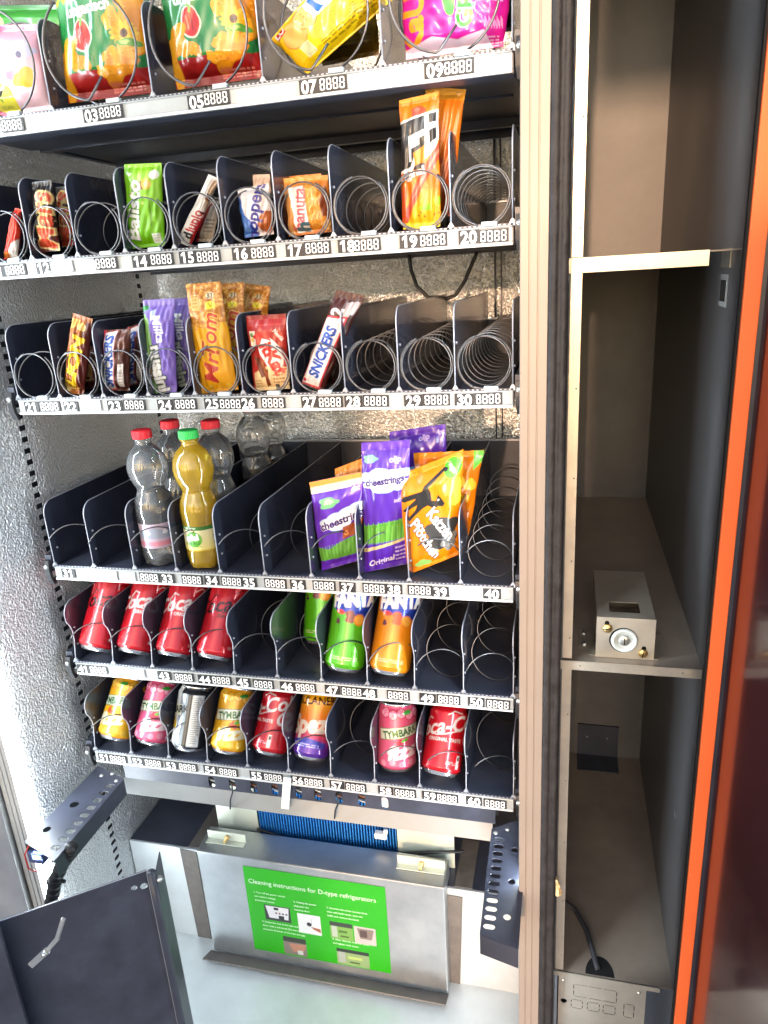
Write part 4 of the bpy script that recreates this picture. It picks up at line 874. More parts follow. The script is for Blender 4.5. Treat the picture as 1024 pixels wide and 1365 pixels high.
def d_chee(c):
    c.vgrad('6436bc', '5526ac'); c.rect(0, 0, 1, .05, '6f44c8'); c.blob(.2, .12, .16, .07, '8fd0b0', 2); c.text('oljp', .72, .13, 12, 'cfc0ee', 0, .04)
    for x, y, q in ((.15, .25, .18), (.4, .23, .22), (.7, .25, .24), (.9, .24, .16), (.5, .32, .3), (.8, .33, .2)): c.ell(x, y, q, q * .55, 'b9dcf2')
    for x, y, q in ((.2, .31, .15), (.55, .32, .3), (.85, .31, .15)): c.ell(x, y, q, q * .42, 'f4f8fc')
    c.text('cheestrings', .5, .285, 14.5, '3a1a78', 3, .045, out='ffffff', ow=.03, sx=.86)
    c.text('MOZ', .82, .45, 7, 'cdb8ee', 0, .03); c.poly([(0, .76), (0, .62), (1, .6), (1, .76)], '5fa83c')
    for k in range(26): c.stroke([(.02 + .038 * k, .77), (.03 + .038 * k, .60 + .02 * (k % 3))], .014, ['79c24a', '4a9030', '8fd05a'][k % 3])
    c.poly([(0, .8), (1, .76), (1, .78), (0, .83)], 'd6c690'); c.text('Original', .42, .92, 13, 'efe6fb', 8, .02, .25); c.lines(.72, .82, .95, 4, .035, 'd0bff0', .014); c.rect(0, .97, 1, 1, '4a1f9c')
def d_chee2(c):
    c.vgrad('5b2fb0', '4a209a'); c.rect(0, 0, 1, .03, '6a44c0')
    for k, (x, y, t) in enumerate(((.3, .12, 'oljp'), (.62, .10, 'oljp'), (.9, .07, '4x'), (.85, .3, 'oljp'))): c.text(t, x, y, 11, 'c0aee6', 8, .04)
    for x, y, q in ((.5, .42, .2), (.7, .4, .2), (.9, .38, .16)): c.ell(x, y, q, q * .4, '9fc8ea')
    c.text('cheestrings', .65, .43, 14, 'f4f0fc', 6, .04, out='3a1a78', ow=.03)
def d_orange(c): c.vgrad('ee8a2a', 'd8721a'); c.rect(0, 0, 1, .1, 'f4a04a'); c.rect(0, .16, 1, .22, 'f0dcc0', .6)
def d_katz(c):
    c.vgrad('f29208', 'ee8806'); c.rect(0, 0, 1, .05, 'f08a10'); c.ell(.86, .12, .12, .15, '55c02a', 20); c.text('vegan', .86, .12, 8, 'e8f8d8', -60, .03); c.blob(.9, .3, .14, .1, 'f9c43a', 3); c.blob(.93, .42, .1, .1, 'f7bd30', 5)
    # leaping cat
    c.poly([(.06, .24), (.14, .21), (.42, .22), (.46, .18), (.74, .085), (.79, .10), (.79, .13), (.76, .13), (.74, .12), (.52, .21), (.55, .26), (.56, .34), (.62, .36), (.66, .31), (.71, .36), (.76, .42), (.73, .44), (.66, .42), (.58, .42), (.5, .37), (.42, .38), (.26, .43), (.12, .48), (.09, .46), (.3, .37), (.33, .33), (.12, .36), (.08, .34), (.3, .28), (.32, .265), (.12, .265)], '2b2b2b'); c.ell(.66, .36, .02, .015, 'e8e4da')
    c.blob(.72, .72, .26, .2, '3a3a3a', 5, amp=.3); c.blob(.62, .62, .18, .14, '4a4a4a', 6, amp=.3); c.blob(.82, .80, .14, .12, '8d8d8a', 7, amp=.3)
    c.text('Katzen', .70, .60, 22, 'ffffff', -58, .025, out='2b2b2b', ow=.05, sx=1.05); c.text('Pfötchen', .43, .69, 22, 'ffffff', -62, .025, out='2b2b2b', ow=.05, sx=1.0); c.blob(.32, .93, .16, .06, '9fe07a', 4); c.poly([(0, 1), (0, .92), (.2, .95), (.1, 1)], 'f07a10')
def d_katz2(c):
    c.vgrad('ea7c0a', 'e47408'); c.rect(0, 0, 1, .06, 'f59a2a'); c.rect(0, .3, .5, .36, '2b2b2b')
    for k, (x, y) in enumerate(((.7, .3), (.8, .5), (.6, .6), (.75, .75), (.88, .35))): c.blob(x, y, .1, .1, ['f9c43a', 'f5b024'][k % 2], k)
    c.poly([(.85, 0), (1, 0), (1, .12), (.9, .2)], '63c43a')
z1, z2, z3, z4 = ZR[1], ZR[2], ZR[3], ZR[4]
# row 1
pack('sweets_bag', 'pink sweets bag with yellow vegan badge beside the crisp bags', 'bag', [(-60, 36), (50, 32), (68, 148), (-60, 168)], .03, d_pink, 'f4b6c6', .04, 'foil_gloss', saw=.001, zmin=z1)
pack('sweets_bag', 'green bag standing behind the pink sweets bag', 'bag', [(-80, 8), (104, 6), (104, 96), (-80, 110)], .10, d_green, '3fae3c', .03, 'foil_gloss', zmin=z1)
pack('crisps_bag', 'green and red crisps bag with full word ungarisch, above label 03', 'bag', [(72, -36), (196, -42), (204, 124), (92, 138)], .03, d_chips, '2f8f4a', .05, 'foil_gloss', sd=3, zmin=z1)
pack('crisps_bag', 'green and red crisps bag above label 05, left of the yellow cracker packet', 'bag', [(208, -52), (340, -58), (350, 104), (236, 120)], .03, d_chips, '2f8f4a', .05, 'foil_gloss', sd=8, zmin=z1)
pack('crisps_bag', 'crisps bag half hidden behind another in the slot above label 05', 'bag', [(232, -52), (358, -58), (360, 70), (250, 84)], .10, d_chips, '2f8f4a', .04, 'foil_gloss', sd=9, zmin=z1)
pack('cracker_packet', 'tilted yellow cracker packet with blue logo above label 07', 'packet', [(362, 52), (458, -62), (528, -4), (410, 99)], .03, d_tuc, 'f6cf10', .035, 'foil_gloss', crimp=(.03, .03), sd=4)
pack('cracker_packet', 'ochre packet behind the tilted yellow cracker packet', 'packet', [(400, 20), (500, -10), (506, 72), (430, 88)], .10, d_tuc2, '9a7414', .03, 'foil', sd=5, zmin=z1)
pack('sweets_bag', 'magenta sweets bag with orange and green lettering above label 09', 'bag', [(534, -30), (684, -42), (672, 62), (541, 80)], .03, d_mag, 'd61a90', .035, 'foil_gloss', sd=6, zmin=z1)
pack('sweets_bag', 'dark green bag behind the magenta sweets bag', 'bag', [(590, -30), (692, -42), (690, 40), (600, 52)], .10, d_dgreen, '1f4a22', .03, 'foil', sd=7, zmin=z1)
# row 2
pack('chocolate_bar', 'slim red bar leaning in the slot left of label 12', 'chocolate bar', [(20, 277), (29, 279), (24, 344), (5, 346)], .02, d_redbar, 'd8301e', .016, crimp=(.02, .02), zmin=z2)
pack('chocolate_bar', 'black bar with red and gold upright lettering above label 12', 'chocolate bar', [(42, 243), (69, 240), (80, 334), (52, 337)], .02, d_mars, '1a1210', .02, sd=2, zmin=z2)
pack('chocolate_bar', 'second black bar half hidden to the right of the first above label 12', 'chocolate bar', [(74, 250), (92, 248), (100, 326), (83, 330)], .055, d_mars, '1a1210', .02, sd=3, zmin=z2)
pack('biscuit_bar', 'bright green biscuit bar with white script lettering above label 14', 'biscuit bar', [(166, 219), (215, 217), (220, 327), (172, 332)], .02, d_balisto, '7fcc16', .02, sd=4, zmin=z2, crimp=(.04, .04))
pack('wafer_bar', 'white wafer bar leaning diagonally above label 15', 'wafer bar', [(279, 232), (293, 239), (254, 329), (236, 322)], .02, d_duplo, 'f3f0ec', .014, sd=5, crimp=(.02, .03))
pack('wafer_bar', 'beige and red wafer bar behind the diagonal white one above label 15', 'wafer bar', [(279, 266), (293, 268), (284, 322), (260, 322)], .05, d_duplo2, 'e9dccb', .012, sd=6, zmin=z2)
pack('wafer_packet', 'white and blue wafer packet above label 16', 'wafer packet', [(316, 253), (359, 244), (365, 312), (327, 317)], .02, d_knop, 'e9e6ec', .018, sd=7, zmin=z2)
pack('wafer_packet', 'pale beige wafer packet behind the white and blue one', 'wafer packet', [(337, 233), (360, 232), (364, 300), (340, 303)], .06, lambda c: c.vgrad('ead2bf', 'd8bfae'), 'e2c8b6', .015, sd=8, zmin=z2)
pack('wafer_packet', 'orange-brown wafer packet with white lettered band above label 17', 'wafer packet', [(378, 238), (437, 233), (442, 309), (386, 315)], .02, d_hanuta, 'c4701f', .02, sd=9, zmin=z2)
pack('wafer_packet', 'light orange packet behind the white-banded wafer packet', 'wafer packet', [(374, 236), (428, 231), (436, 300), (384, 304)], .06, d_orange, 'e0a060', .015, sd=10, zmin=z2)
pack('salami_snack', 'tall orange salami snack sachet with black and white logo above label 19', 'sachet', [(533, 134), (584, 122), (588, 302), (537, 306)], .02, d_bifi, 'ee8610', .016, sd=11, zmin=z2, crimp=(.05, .04))
pack('salami_snack', 'plain orange sachet behind the tall one with the logo', 'sachet', [(568, 116), (621, 119), (600, 288), (556, 292)], .06, d_bifi2, 'ee8610', .016, sd=12, zmin=z2, crimp=(.05, .04))
# row 3
pack('chocolate_bar', 'golden brown bar with yellow lettering above label 22', 'chocolate bar', [(97, 417), (124, 425), (112, 527), (85, 522)], .02, d_lion, 'c8761c', .02, sd=13, zmin=z3)
pack('chocolate_bar', 'small brown bar end behind the golden brown bar above label 22', 'chocolate bar', [(112, 462), (128, 462), (131, 516), (112, 520)], .055, d_brown, '5a2418', .014, sd=14, zmin=z3)
pack('chocolate_bar', 'upright brown bar with blue lettering on white above label 23', 'chocolate bar', [(139, 440), (174, 438), (173, 521), (139, 521)], .02, d_snick, '4a231c', .022, sd=15, zmin=z3, crimp=(.05, .04))
pack('chocolate_bar', 'brown bar with blue lettering half hidden beside the upright one above label 23', 'chocolate bar', [(170, 436), (198, 428), (196, 512), (168, 516)], .06, d_snick, '4a231c', .02, sd=16, zmin=z3)
pack('wafer_bar', 'lilac and green hazelnut wafer bar above label 24', 'wafer bar', [(191, 400), (231, 398), (236, 522), (200, 525)], .02, d_milka, '7a62c4', .018, sd=17, zmin=z3, saw=.0008)
pack('wafer_bar', 'darker lilac wafer bar behind the lilac and green one', 'wafer bar', [(226, 398), (258, 397), (256, 514), (232, 518)], .06, d_milka2, '7460bc', .018, sd=18, zmin=z3)
pack('peanut_bar', 'foremost yellow peanut bar with red script, above label 25', 'peanut bar', [(247, 379), (294, 375), (318, 519), (269, 525)], .02, d_mrtom, 'f4a80c', .018, sd=19, zmin=z3, saw=.0012, crimp=(.05, .03))
pack('peanut_bar', 'middle yellow peanut bar behind the foremost one', 'peanut bar', [(284, 379), (325, 376), (330, 512), (292, 516)], .06, d_mrtom, 'f4a80c', .018, sd=20, zmin=z3, saw=.0012, crimp=(.05, .03))
pack('peanut_bar', 'rearmost yellow peanut bar, its top fanned out to the right', 'peanut bar', [(320, 377), (361, 382), (346, 505), (312, 508)], .10, d_mrtom, 'f4a80c', .018, sd=21, zmin=z3, saw=.0012, crimp=(.05, .03))
pack('wafer_bar', 'red chocolate wafer packet with white oval logo above label 26', 'wafer bar', [(328, 421), (381, 418), (386, 518), (340, 521)], .02, d_kit, 'a8241e', .016, sd=22, zmin=z3, crimp=(.06, .04))
pack('chocolate_bar', 'leaning dark brown bar with blue lettering on white above label 27', 'chocolate bar', [(449, 386), (486, 394), (430, 523), (402, 511)], .02, d_snick_l, '42201a', .02, sd=23, crimp=(.07, .04))
pack('chocolate_bar', 'dark brown bar behind the leaning one above label 27', 'chocolate bar', [(452, 440), (464, 446), (448, 515), (428, 516)], .055, lambda c: c.vgrad('4a231c', '2c1410'), '42201a', .014, sd=24, zmin=z3)
# row 4 packs
pack('cheese_snack', 'short purple cheese snack pack with pale orange top edge above label 37', 'cheese snack', [(413, 649), (487, 634), (480, 752), (430, 766)], .03, d_chee_s, '5c2ab2', .022, 'foil_gloss', sd=25, crimp=(.08, .05), zmin=z4)
pack('cheese_snack', 'orange pack behind the short purple cheese snack pack', 'cheese snack', [(446, 625), (486, 610), (490, 724), (452, 732)], .09, d_orange, 'ee8a2a', .018, 'foil_gloss', sd=26, zmin=z4)
pack('cheese_snack', 'tall purple cheese snack pack with the full word on a white cloud, above label 38', 'cheese snack', [(482, 596), (547, 592), (545, 756), (487, 768)], .03, d_chee, '5526ac', .022, 'foil_gloss', sd=27, crimp=(.06, .04), zmin=z4)
pack('cheese_snack', 'dark purple pack standing up behind the tall purple cheese snack pack', 'cheese snack', [(519, 576), (594, 565), (596, 690), (530, 700)], .11, d_chee2, '4a209a', .018, 'foil_gloss', sd=28, zmin=z4, saw=.001)
pack('sweets_bag', 'orange sweets bag with black cat emblem above label 39', 'bag', [(525, 648), (618, 611), (612, 750), (546, 776)], .03, d_katz, 'f59a10', .03, 'foil_gloss', sd=29, crimp=(.06, .04), saw=.001, zmin=z4)
pack('sweets_bag', 'second orange sweets bag behind the one with the cat emblem', 'bag', [(552, 604), (645, 600), (624, 720), (560, 730)], .09, d_katz2, 'ee8412', .03, 'foil_gloss', sd=30, crimp=(.06, .04), saw=.001, zmin=z4)

# ---- cans
def can_mesh(draw, base, H, r=.033, nx=176, ny=96):
    prof = []                                    # printed wall from the base chamfer to the neck
    zs = np.linspace(.006, H - .004, ny)
    def rad(z):
        if z < .012: return r - (.012 - z) * .75
        if z > H - .016: t = (z - (H - .016)) / .012; return r - .0048 * t * t * (3 - 2 * t)
        return r
    cv = Cv(2 * math.pi * r * 1000, (zs[-1] - zs[0]) * 1000, nx, ny, base); draw(cv); col = cv.out()[::-1]
    V = []
    for z in zs:
        for k in range(nx):
            a = 2 * math.pi * k / nx - math.pi; V.append((rad(z) * math.sin(a), -rad(z) * math.cos(a), z))
    f = [(j * nx + i, j * nx + (i + 1) % nx, (j + 1) * nx + (i + 1) % nx, (j + 1) * nx + i) for j in range(ny - 1) for i in range(nx)]
    me = bpy.data.meshes.new('can_body'); me.from_pydata(V, [], f); me.polygons.foreach_set('use_smooth', [True] * len(f)); me.materials.append(M['can']); set_cols(me, col.reshape(-1, 3))
    b = MB(); b.lathe([(0, .007), (r * .62, .002), (r * .7, 0), (r * .75, .0004), (r - .0048, .0058), (r - .0043, .0068)], n=40)
    bm_ = bpy.data.meshes.new('base_rim'); bm_.from_pydata(b.v, [], b.f); bm_.polygons.foreach_set('use_smooth', b.smooth); bm_.materials.append(M['alu'])
    q = r - .0046; b = MB(); b.lathe([(q, H - .0042), (q + .0006, H - .002), (q, H), (q - .0016, H - .0005), (q - .0032, H - .004), (0, H - .004)], n=40)
    tp = bpy.data.meshes.new('lid'); tp.from_pydata(b.v, [], b.f); tp.polygons.foreach_set('use_smooth', b.smooth); tp.materials.append(M['alu'])
    b = MB(); b.plate(stad(0, .004, .014, .022), [stad(0, .009, .007, .006)], lambda x, y, h: (x, y, H - .0032 + h), th=.0008)
    tb = bpy.data.meshes.new('ring_pull'); tb.from_pydata(b.v, [], b.f); tb.materials.append(M['alu'])
    return me, bm_, tp, tb
def coke(bg, ink, extra, H=.115):
    def d(c):
        k = .115 / H                                 # keep the lettering the same size on taller cans
        c.vgrad(bg, bg); y0 = .30 if H < .12 else .37
        for off in (0, .5):
            x = .47 + off; Y = lambda v: y0 + (v - .28) * k
            c.text('Coca-Cola', x + .02, Y(.28), 33, ink, 14, .02, .34, sx=1.0)
            c.stroke([(x - .16, Y(.47)), (x - .11, Y(.42)), (x - .05, Y(.45)), (x + .03, Y(.41)), (x + .11, Y(.35))], .009, ink); c.stroke([(x - .165, Y(.42)), (x - .185, Y(.30)), (x - .15, Y(.20)), (x - .11, Y(.22))], .009, ink); c.stroke([(x + .02, Y(.13)), (x + .07, Y(.06)), (x + .14, Y(.08))], .008, ink)
            c.text(extra, x + .02, Y(.50), 7.5, ink, 3, .03); c.lines(x + .06, 1 - .17 * k, x + .15, 2, .025 * k, 'f0c8c8', .012 * k)
        c.rect(.62, 1 - .28 * k, .65, 1 - .08 * k, 'e8dcdc'); c.rect(.625, 1 - .26 * k, .645, 1 - .2 * k, '4a2a2a')
        c.rect(0, .98, 1, 1, '9a0a18')
    return d
def fanta(c1, c2, fruit):
    def d(c):
        c.vgrad(c1, c2)
        for off in (0, .5):
            x = .47 + off
            c.poly([(x - .16, .18), (x + .19, .10), (x + .21, .36), (x + .10, .47), (x - .02, .43), (x - .15, .41)], '2440b4'); c.text('FANTA', x + .015, .27, 30, 'ffffff', 8, .07, sx=.85, out='16309a', ow=.05)
            c.blob(x + .0, .46, .05, .045, fruit, 2); c.ell(x + .07, .48, .045, .045, 'f08a1a'); c.ell(x + .07, .48, .034, .034, 'f8b84a'); c.ell(x - .09, .42, .04, .018, 'e8402a', -8)
            c.blob(x - .1, .52, .02, .02, '6a3a4a', 3); c.lines(x - .1, .88, x + .1, 2, .02, 'fff0d0', .007)
    return d
def tymb(c1, c2, word, fruitc, fizz):
    def d(c):
        c.vgrad(c1, c2)
        for off in (0, .5):
            x = .47 + off
            for k in range(5):
                c.ell(x - .14 + .07 * k, .10 + .03 * (k % 2), .042, .042, fruitc[0]); c.ell(x - .14 + .07 * k, .10 + .03 * (k % 2), .034, .034, fruitc[1]); 
                for q in range(6): a = q * 1.047; c.stroke([(x - .14 + .07 * k, .10 + .03 * (k % 2)), (x - .14 + .07 * k + .03 * math.cos(a), .10 + .03 * (k % 2) + .06 * math.sin(a))], .003, fruitc[0])
            c.ell(x + .05, .09, .04, .016, '3f9a3a', 10)
            c.poly([(x - .20, .36), (x + .18, .26), (x + .19, .44), (x - .19, .54)], '2f6a3a'); c.poly([(x - .195, .37), (x + .177, .272), (x + .185, .43), (x - .187, .53)], 'f0f2dc'); c.text('TYMBARK', x - .005, .40, 17, '2f6a3a', 11, .04, sx=.82)
            c.blob(x, .57, .035, .03, fizz[1], 4); c.ell(x + .03, .52, .03, .012, '6fbf3a', 20); c.text('fizz', x + .02, .69, 30, fizz[0], 10, .05, .2, sx=1.3)
            for k in range(5): c.ell(x - .15 + .08 * k, .9 - .03 * (k % 2), .025, .025, fruitc[1])
        c.rect(0, .975, 1, 1, fruitc[0])
    return d
def d_black(c):
    c.vgrad('2a2c30', '1c1e22'); c.rect(.3, 0, .40, 1, 'e6e8ea'); c.rect(.52, .1, .62, .95, 'd4d8dc'); c.lines(.53, .14, .61, 22, .035, '5a5e64', .014)
    for off in (0, .5):
        x = .40 + off; c.rect(x, .1, x + .08, .97, '9aa4ac'); c.poly([(x - .14, .32), (x + .03, .28), (x + .03, .46), (x - .13, .5)], 'f0f2dc'); c.text('TYMBARK', x - .08, .39, 17, '2a2a2a', 10, .04); c.blob(x - .06, .62, .05, .05, 'e8c030', 4); c.text('fizz', x - .05, .74, 26, 'e8e8e4', 10, .05, .2)
def d_spezi(c):
    c.vgrad('f6b81e', 'ee7a24', 0, .45); c.vgrad('ee7a24', 'd83a5a', .45, .65); c.vgrad('d83a5a', '6a2aa0', .65, .85); c.vgrad('6a2aa0', '4a2a9a', .85, 1)
    for off in (0, .5):
        x = .47 + off; c.text('PAULANER', x, .12, 18, '4a2a10', 6, .03); c.text('Spezi', x + .01, .48, 42, 'f6e9dc', 8, .045, .1, sx=.9); c.poly([(x - .17, .78), (x + .02, .70), (x + .18, .76), (x + .18, .84), (x - .17, .88)], '3a3ab0'); c.lines(x - .12, .8, x + .12, 2, .03, 'e6d6f0', .014)
CANS = {'coke': can_mesh(coke('cf1626', 'f6ecea', 'ORIGINAL TASTE'), 'cf1626', .115), 'coke5': can_mesh(coke('cf1626', 'f6ecea', 'ORIGINAL TASTE', .152), 'cf1626', .152), 'zero': can_mesh(coke('d01828', '2a0a0c', 'ZERO SUGAR', .152), 'd01828', .152),
  'fgreen': can_mesh(fanta('63c81e', '58bc18', '7a3a2a'), '63c81e', .162), 'forange': can_mesh(fanta('f08a10', 'f29a12', 'e0561a'), 'f08a10', .162),
  'tyo': can_mesh(tymb('f0a81a', 'f4bc1c', '', ('e8860c', 'f8cc4a'), ('f6efd2', 'e05a2a')), 'f0a81a', .115), 'typ': can_mesh(tymb('e0567e', 'e8648a', '', ('c8305c', 'f29ab4'), ('f8e4ea', 'c02a4a')), 'e0567e', .115),
  'blk': can_mesh(d_black, '26282c', .115), 'spezi': can_mesh(d_spezi, 'ee7a24', .115)}
def can(kind, label, slot, row, L=27, side=6, turn=0, yc=.02, dx=-.008):
    zf = ZR[row]; x = (slot + .5) * P76 + dx
    o = root('drink_can', label, 'can', (x, yc, zf + .033 * .75 * math.sin(R(L))), 'drink cans in slots %d to %d' % (row * 10 - 9, row * 10))
    ax = Vector((math.sin(R(side)), math.sin(R(L)), math.cos(R(L)))).normalized(); e1 = (Vector((1, 0, 0)) - ax * ax.x).normalized(); e2 = ax.cross(e1)
    o.rotation_euler = (Matrix((e1, e2, ax)).transposed() @ Matrix.Rotation(R(turn), 3, 'Z')).to_euler()
    b, rim, lid, tab = CANS[kind]
    link('can_body', b, o); link('base_rim', rim, o); l = link('lid', lid, o); link('ring_pull', tab, l); return o
can('zero', 'red can with black script lettering above label 41', 0, 5, 33, 6, 52)
can('coke5', 'red can with white script lettering, right of the black-lettered can by label 41', 1, 5, 34, 6, 54)
can('coke5', 'red can with white script lettering above label 43, between two red cans', 2, 5, 34, 5, 56)
can('zero', 'red can with black script lettering above label 44 beside the empty slot', 3, 5, 35, 6, 50)
can('fgreen', 'green can set back deep in its slot above label 46', 5, 5, 24, 0, 8, yc=.105, dx=.004)
can('fgreen', 'green can with blue and white lettering at its slot mouth above label 47', 6, 5, 25, 6, 26, yc=.024)
can('forange', 'orange can with blue and white lettering above label 48', 7, 5, 29, 6, 26, yc=.02)
can('tyo', 'yellow juice can with orange slices above label 51', 0, 6, 34, 9, 4)
can('typ', 'pink juice can above label 52 between yellow and black cans', 1, 6, 32, 7, 30)
can('blk', 'black and silver can with small print above label 53', 2, 6, 25, 5, 10)
can('tyo', 'yellow juice can above label 54 beside the red can', 3, 6, 30, 6, 36)
can('coke', 'red can with white script above label 55, next to the multicoloured can', 4, 6, 33, 7, -34, yc=.026)
can('spezi', 'orange to purple multicoloured can above label 56', 5, 6, 32, 6, 6, yc=.026)
can('typ', 'pink juice can standing more upright above label 58', 7, 6, 17, 0, 36, yc=.036)
can('coke', 'red can with white script above label 59, between pink can and empty slot', 8, 6, 36, 6, 10)

# ---- bottles
BP = [(0, .004), (.012, .002), (.022, .0005), (.0265, .003), (.0285, .010), (.0293, .022), (.0285, .034), (.0287, .037), (.0287, .078), (.0285, .081), (.0296, .09), (.0298, .104), (.028, .118), (.0235, .130), (.0215, .136), (.0225, .142), (.0275, .152), (.0312, .166), (.0318, .176), (.0296, .192), (.0238, .204), (.0165, .212), (.0128, .216), (.0124, .222), (.0148, .2232), (.0148, .225), (.0124, .226), (.0124, .234), (0, .234)]
def bottle_prof(n=6):
    out = []
    P = np.array(BP)
    for i in range(len(P) - 1):
        for k in range(3): out.append(tuple(P[i] + (P[i + 1] - P[i]) * k / 3))
    out.append(tuple(P[-1])); return out
def bottle_body(mt):
    b = MB(); pr = bottle_prof(); n = 48; V = []; 
    for r, z in pr:
        for k in range(n):
            a = 2 * math.pi * k / n; q = r
            if z < .03: q = r * (1 - .13 * max(0, (.03 - z) / .03) * (.5 + .5 * math.cos(5 * a)))
            V.append((q * math.cos(a), q * math.sin(a), z))
    f = [(i * n + k, i * n + (k + 1) % n, (i + 1) * n + (k + 1) % n, (i + 1) * n + k) for i in range(len(pr) - 1) for k in range(n)]
    me = bpy.data.meshes.new('bottle_body'); me.from_pydata(V, [], f); me.polygons.foreach_set('use_smooth', [True] * len(f)); me.materials.append(mt); return me
def cap_mesh(mt):
    V = []; n = 72; prof = [(.0, .2405), (.0128, .2405), (.0146, .2395), (.0150, .238), (.0151, .2275), (.0151, .2262), (.0130, .2262)]
    for i, (r, z) in enumerate(prof):
        for k in range(n): a = 2 * math.pi * k / n; q = r + (.0004 if (k % 2 and i in (3, 4)) else 0); V.append((q * math.cos(a), q * math.sin(a), z))
    f = [(i * n + (k + 1) % n, i * n + k, (i + 1) * n + k, (i + 1) * n + (k + 1) % n) for i in range(len(prof) - 1) for k in range(n)]
    me = bpy.data.meshes.new('cap'); me.from_pydata(V, [], f); me.materials.append(mt); return me
def band_mesh(draw, base, z0, z1, arc=1., r=.0291, nx=170, ny=56):
    cv = Cv(2 * math.pi * r * 1000 * arc, (z1 - z0) * 1000, nx, ny, base); draw(cv); col = cv.out()[::-1]
    V = [((r * math.sin(a)), -r * math.cos(a), z0 + (z1 - z0) * j / (ny - 1)) for j in range(ny) for a in (np.linspace(-math.pi, math.pi, nx) * arc)]
    f = [(j * nx + i, j * nx + i + 1, (j + 1) * nx + i + 1, (j + 1) * nx + i) for j in range(ny - 1) for i in range(nx - 1)]
    me = bpy.data.meshes.new('label_band'); me.from_pydata(V, [], f); me.polygons.foreach_set('use_smooth', [True] * len(f)); me.materials.append(M['paper']); set_cols(me, col.reshape(-1, 3)); return me
def d_apple(c):
    c.vgrad('f4f0c8', 'f6e88a'); c.rect(0, 0, 1, .16, '3a7a2a')
    for x in (.2, .48, .76):
        c.lines(x - .07, .05, x + .06, 1, .1, 'e8f2d8', .06); c.ell(x + .03, .52, .075, .075, '4fae2a'); c.ell(x + .04, .50, .06, .06, '6cc43a'); c.stroke([(x + .03, .26), (x + .045, .18)], .01, '4a3a1a'); c.text('apfel', x, .45, 15, 'ffffff', 8, .05, out='2f7a22', ow=.05); c.text('SCHORLE', x + .01, .68, 6.5, '2f7a22', 6, .04); c.lines(x - .06, .80, x + .1, 1, .1, '5a8a2a', .03)
    c.rect(0, .94, 1, 1, 'e8c830')
def d_water(c):
    c.vgrad('d9c4d6', 'c9b4c6'); c.poly([(0, .2), (.2, .3), (.4, .15), (.6, .3), (.8, .2), (1, .3), (1, .6), (0, .6)], 'a8b0c4'); c.rect(0, .72, 1, .9, 'e890a4')
    for x in (.2, .5, .8): c.blob(x + .08, .35, .05, .04, 'eef0f6', 3)
BODYW, BODYJ = bottle_body(M['pet']), bottle_body(M['juice']); CAPR, CAPG = cap_mesh(M['capred']), cap_mesh(M['capgreen'])
LBJ = band_mesh(d_apple, 'f4f0c8', .036, .080); LBW = band_mesh(d_water, 'd9c4d6', .036, .080, .5)
def bottle(label, x, y, body, cap, lb, turn=0, tilt=0, sc=1.0):
    o = root('drink_bottle', label, 'bottle', (x, y, z4 + .0003), 'plastic bottles on the bottle tray'); o.rotation_euler = (R(tilt), R(tilt * .4), R(turn)); o.scale = (1, 1, sc)
    link('bottle_body', body, o); link('cap', cap, o); link('label_band', lb, o)
SC = .93
bottle('clear water bottle with red cap, foremost of the red-capped bottles', .180, .040, BODYW, CAPR, LBW, 40, 0, SC)
bottle('amber apple drink bottle with green cap above label 34', .263, .036, BODYJ, CAPG, LBJ, -6, 0, SC)
bottle('clear bottle with red cap behind the foremost water bottle, left of the green cap', .186, .115, BODYW, CAPR, LBW, 20, 0, SC)
bottle('clear bottle with red cap directly behind the green-capped bottle', .262, .112, BODYW, CAPR, LBW, 80, 0, SC)
bottle('clear bottle deep in the tray, its red cap hidden by the rail above', .266, .262, BODYW, CAPR, LBW, 10, 0, SC)
bottle('rearmost clear bottle beside the deep one, partly covered by the rail above', .268, .335, BODYW, CAPR, LBW, 60, 0, SC)

# ================================================================== side compartment contents
lb = root('lock_box', 'bare metal lock box with round lock and brass screws on the middle compartment shelf', 'lock box', (.908, .02, -.478))
x0, x1, y0, y1, zt_ = .8725, .9455, -.052, .106, -.4185
m = MB(); m.box(x0, x1, y0 + .0025, y1, -.4778, zt_ + 0); 
m2 = MB(); m2.plate(rect(x0, x1, y0 + .0025, y1), [rect(.889, .928, -.034, -.002)], lambda a, b, h: (a, b, zt_ - h), th=.0012)
m2.box(x0, x0 + .0012, y0 + .0025, y1, -.4778, zt_ - .0013); m2.box(x1 - .0012, x1, y0 + .0025, y1, -.4778, zt_ - .0013); m2.box(x0 + .0013, x1 - .0013, y1 - .0012, y1, -.4778, zt_ - .0013); m2.build('housing', M['bare'], lb)
m = MB(); m.box(x0 + .003, x1 - .003, -.04, .004, -.45, -.449); m.build('slot_depth', M['hole'], lb)
lc = ((x0 + x1) / 2 - .002, -.4505)
m = MB(); m.plate(rect(x0 - .0005, x1 + .0005, -.4775, zt_ + .0006), [circ(lc[0], lc[1], .0185, 28), stad(x0 + .0125, zt_ - .0105, .006, .012), stad(x1 - .0125, -.4635, .006, .012)], lambda a, b, h: (a, y0 + h, b), th=.0022); fp = m.build('front_plate', M['bare'], lb)
m = MB(); m.box(x0 + .002, x1 - .002, y0 + .004, y0 + .005, -.477, zt_ - .002); m.build('front_depth', M['hole'], lb)
RX = Matrix.Rotation(R(90), 3, 'X')
m = MB(); m.lathe([(.0125, 0), (.0165, 0), (.0172, .002), (.016, .0045), (.0125, .004), (.0118, .001)], (lc[0] + .001, y0 + .003, lc[1] - .001), 32, M=RX); m.build('lock_ring', mat('pale_plastic_ring', (.55, .6, .6), .35), lb)
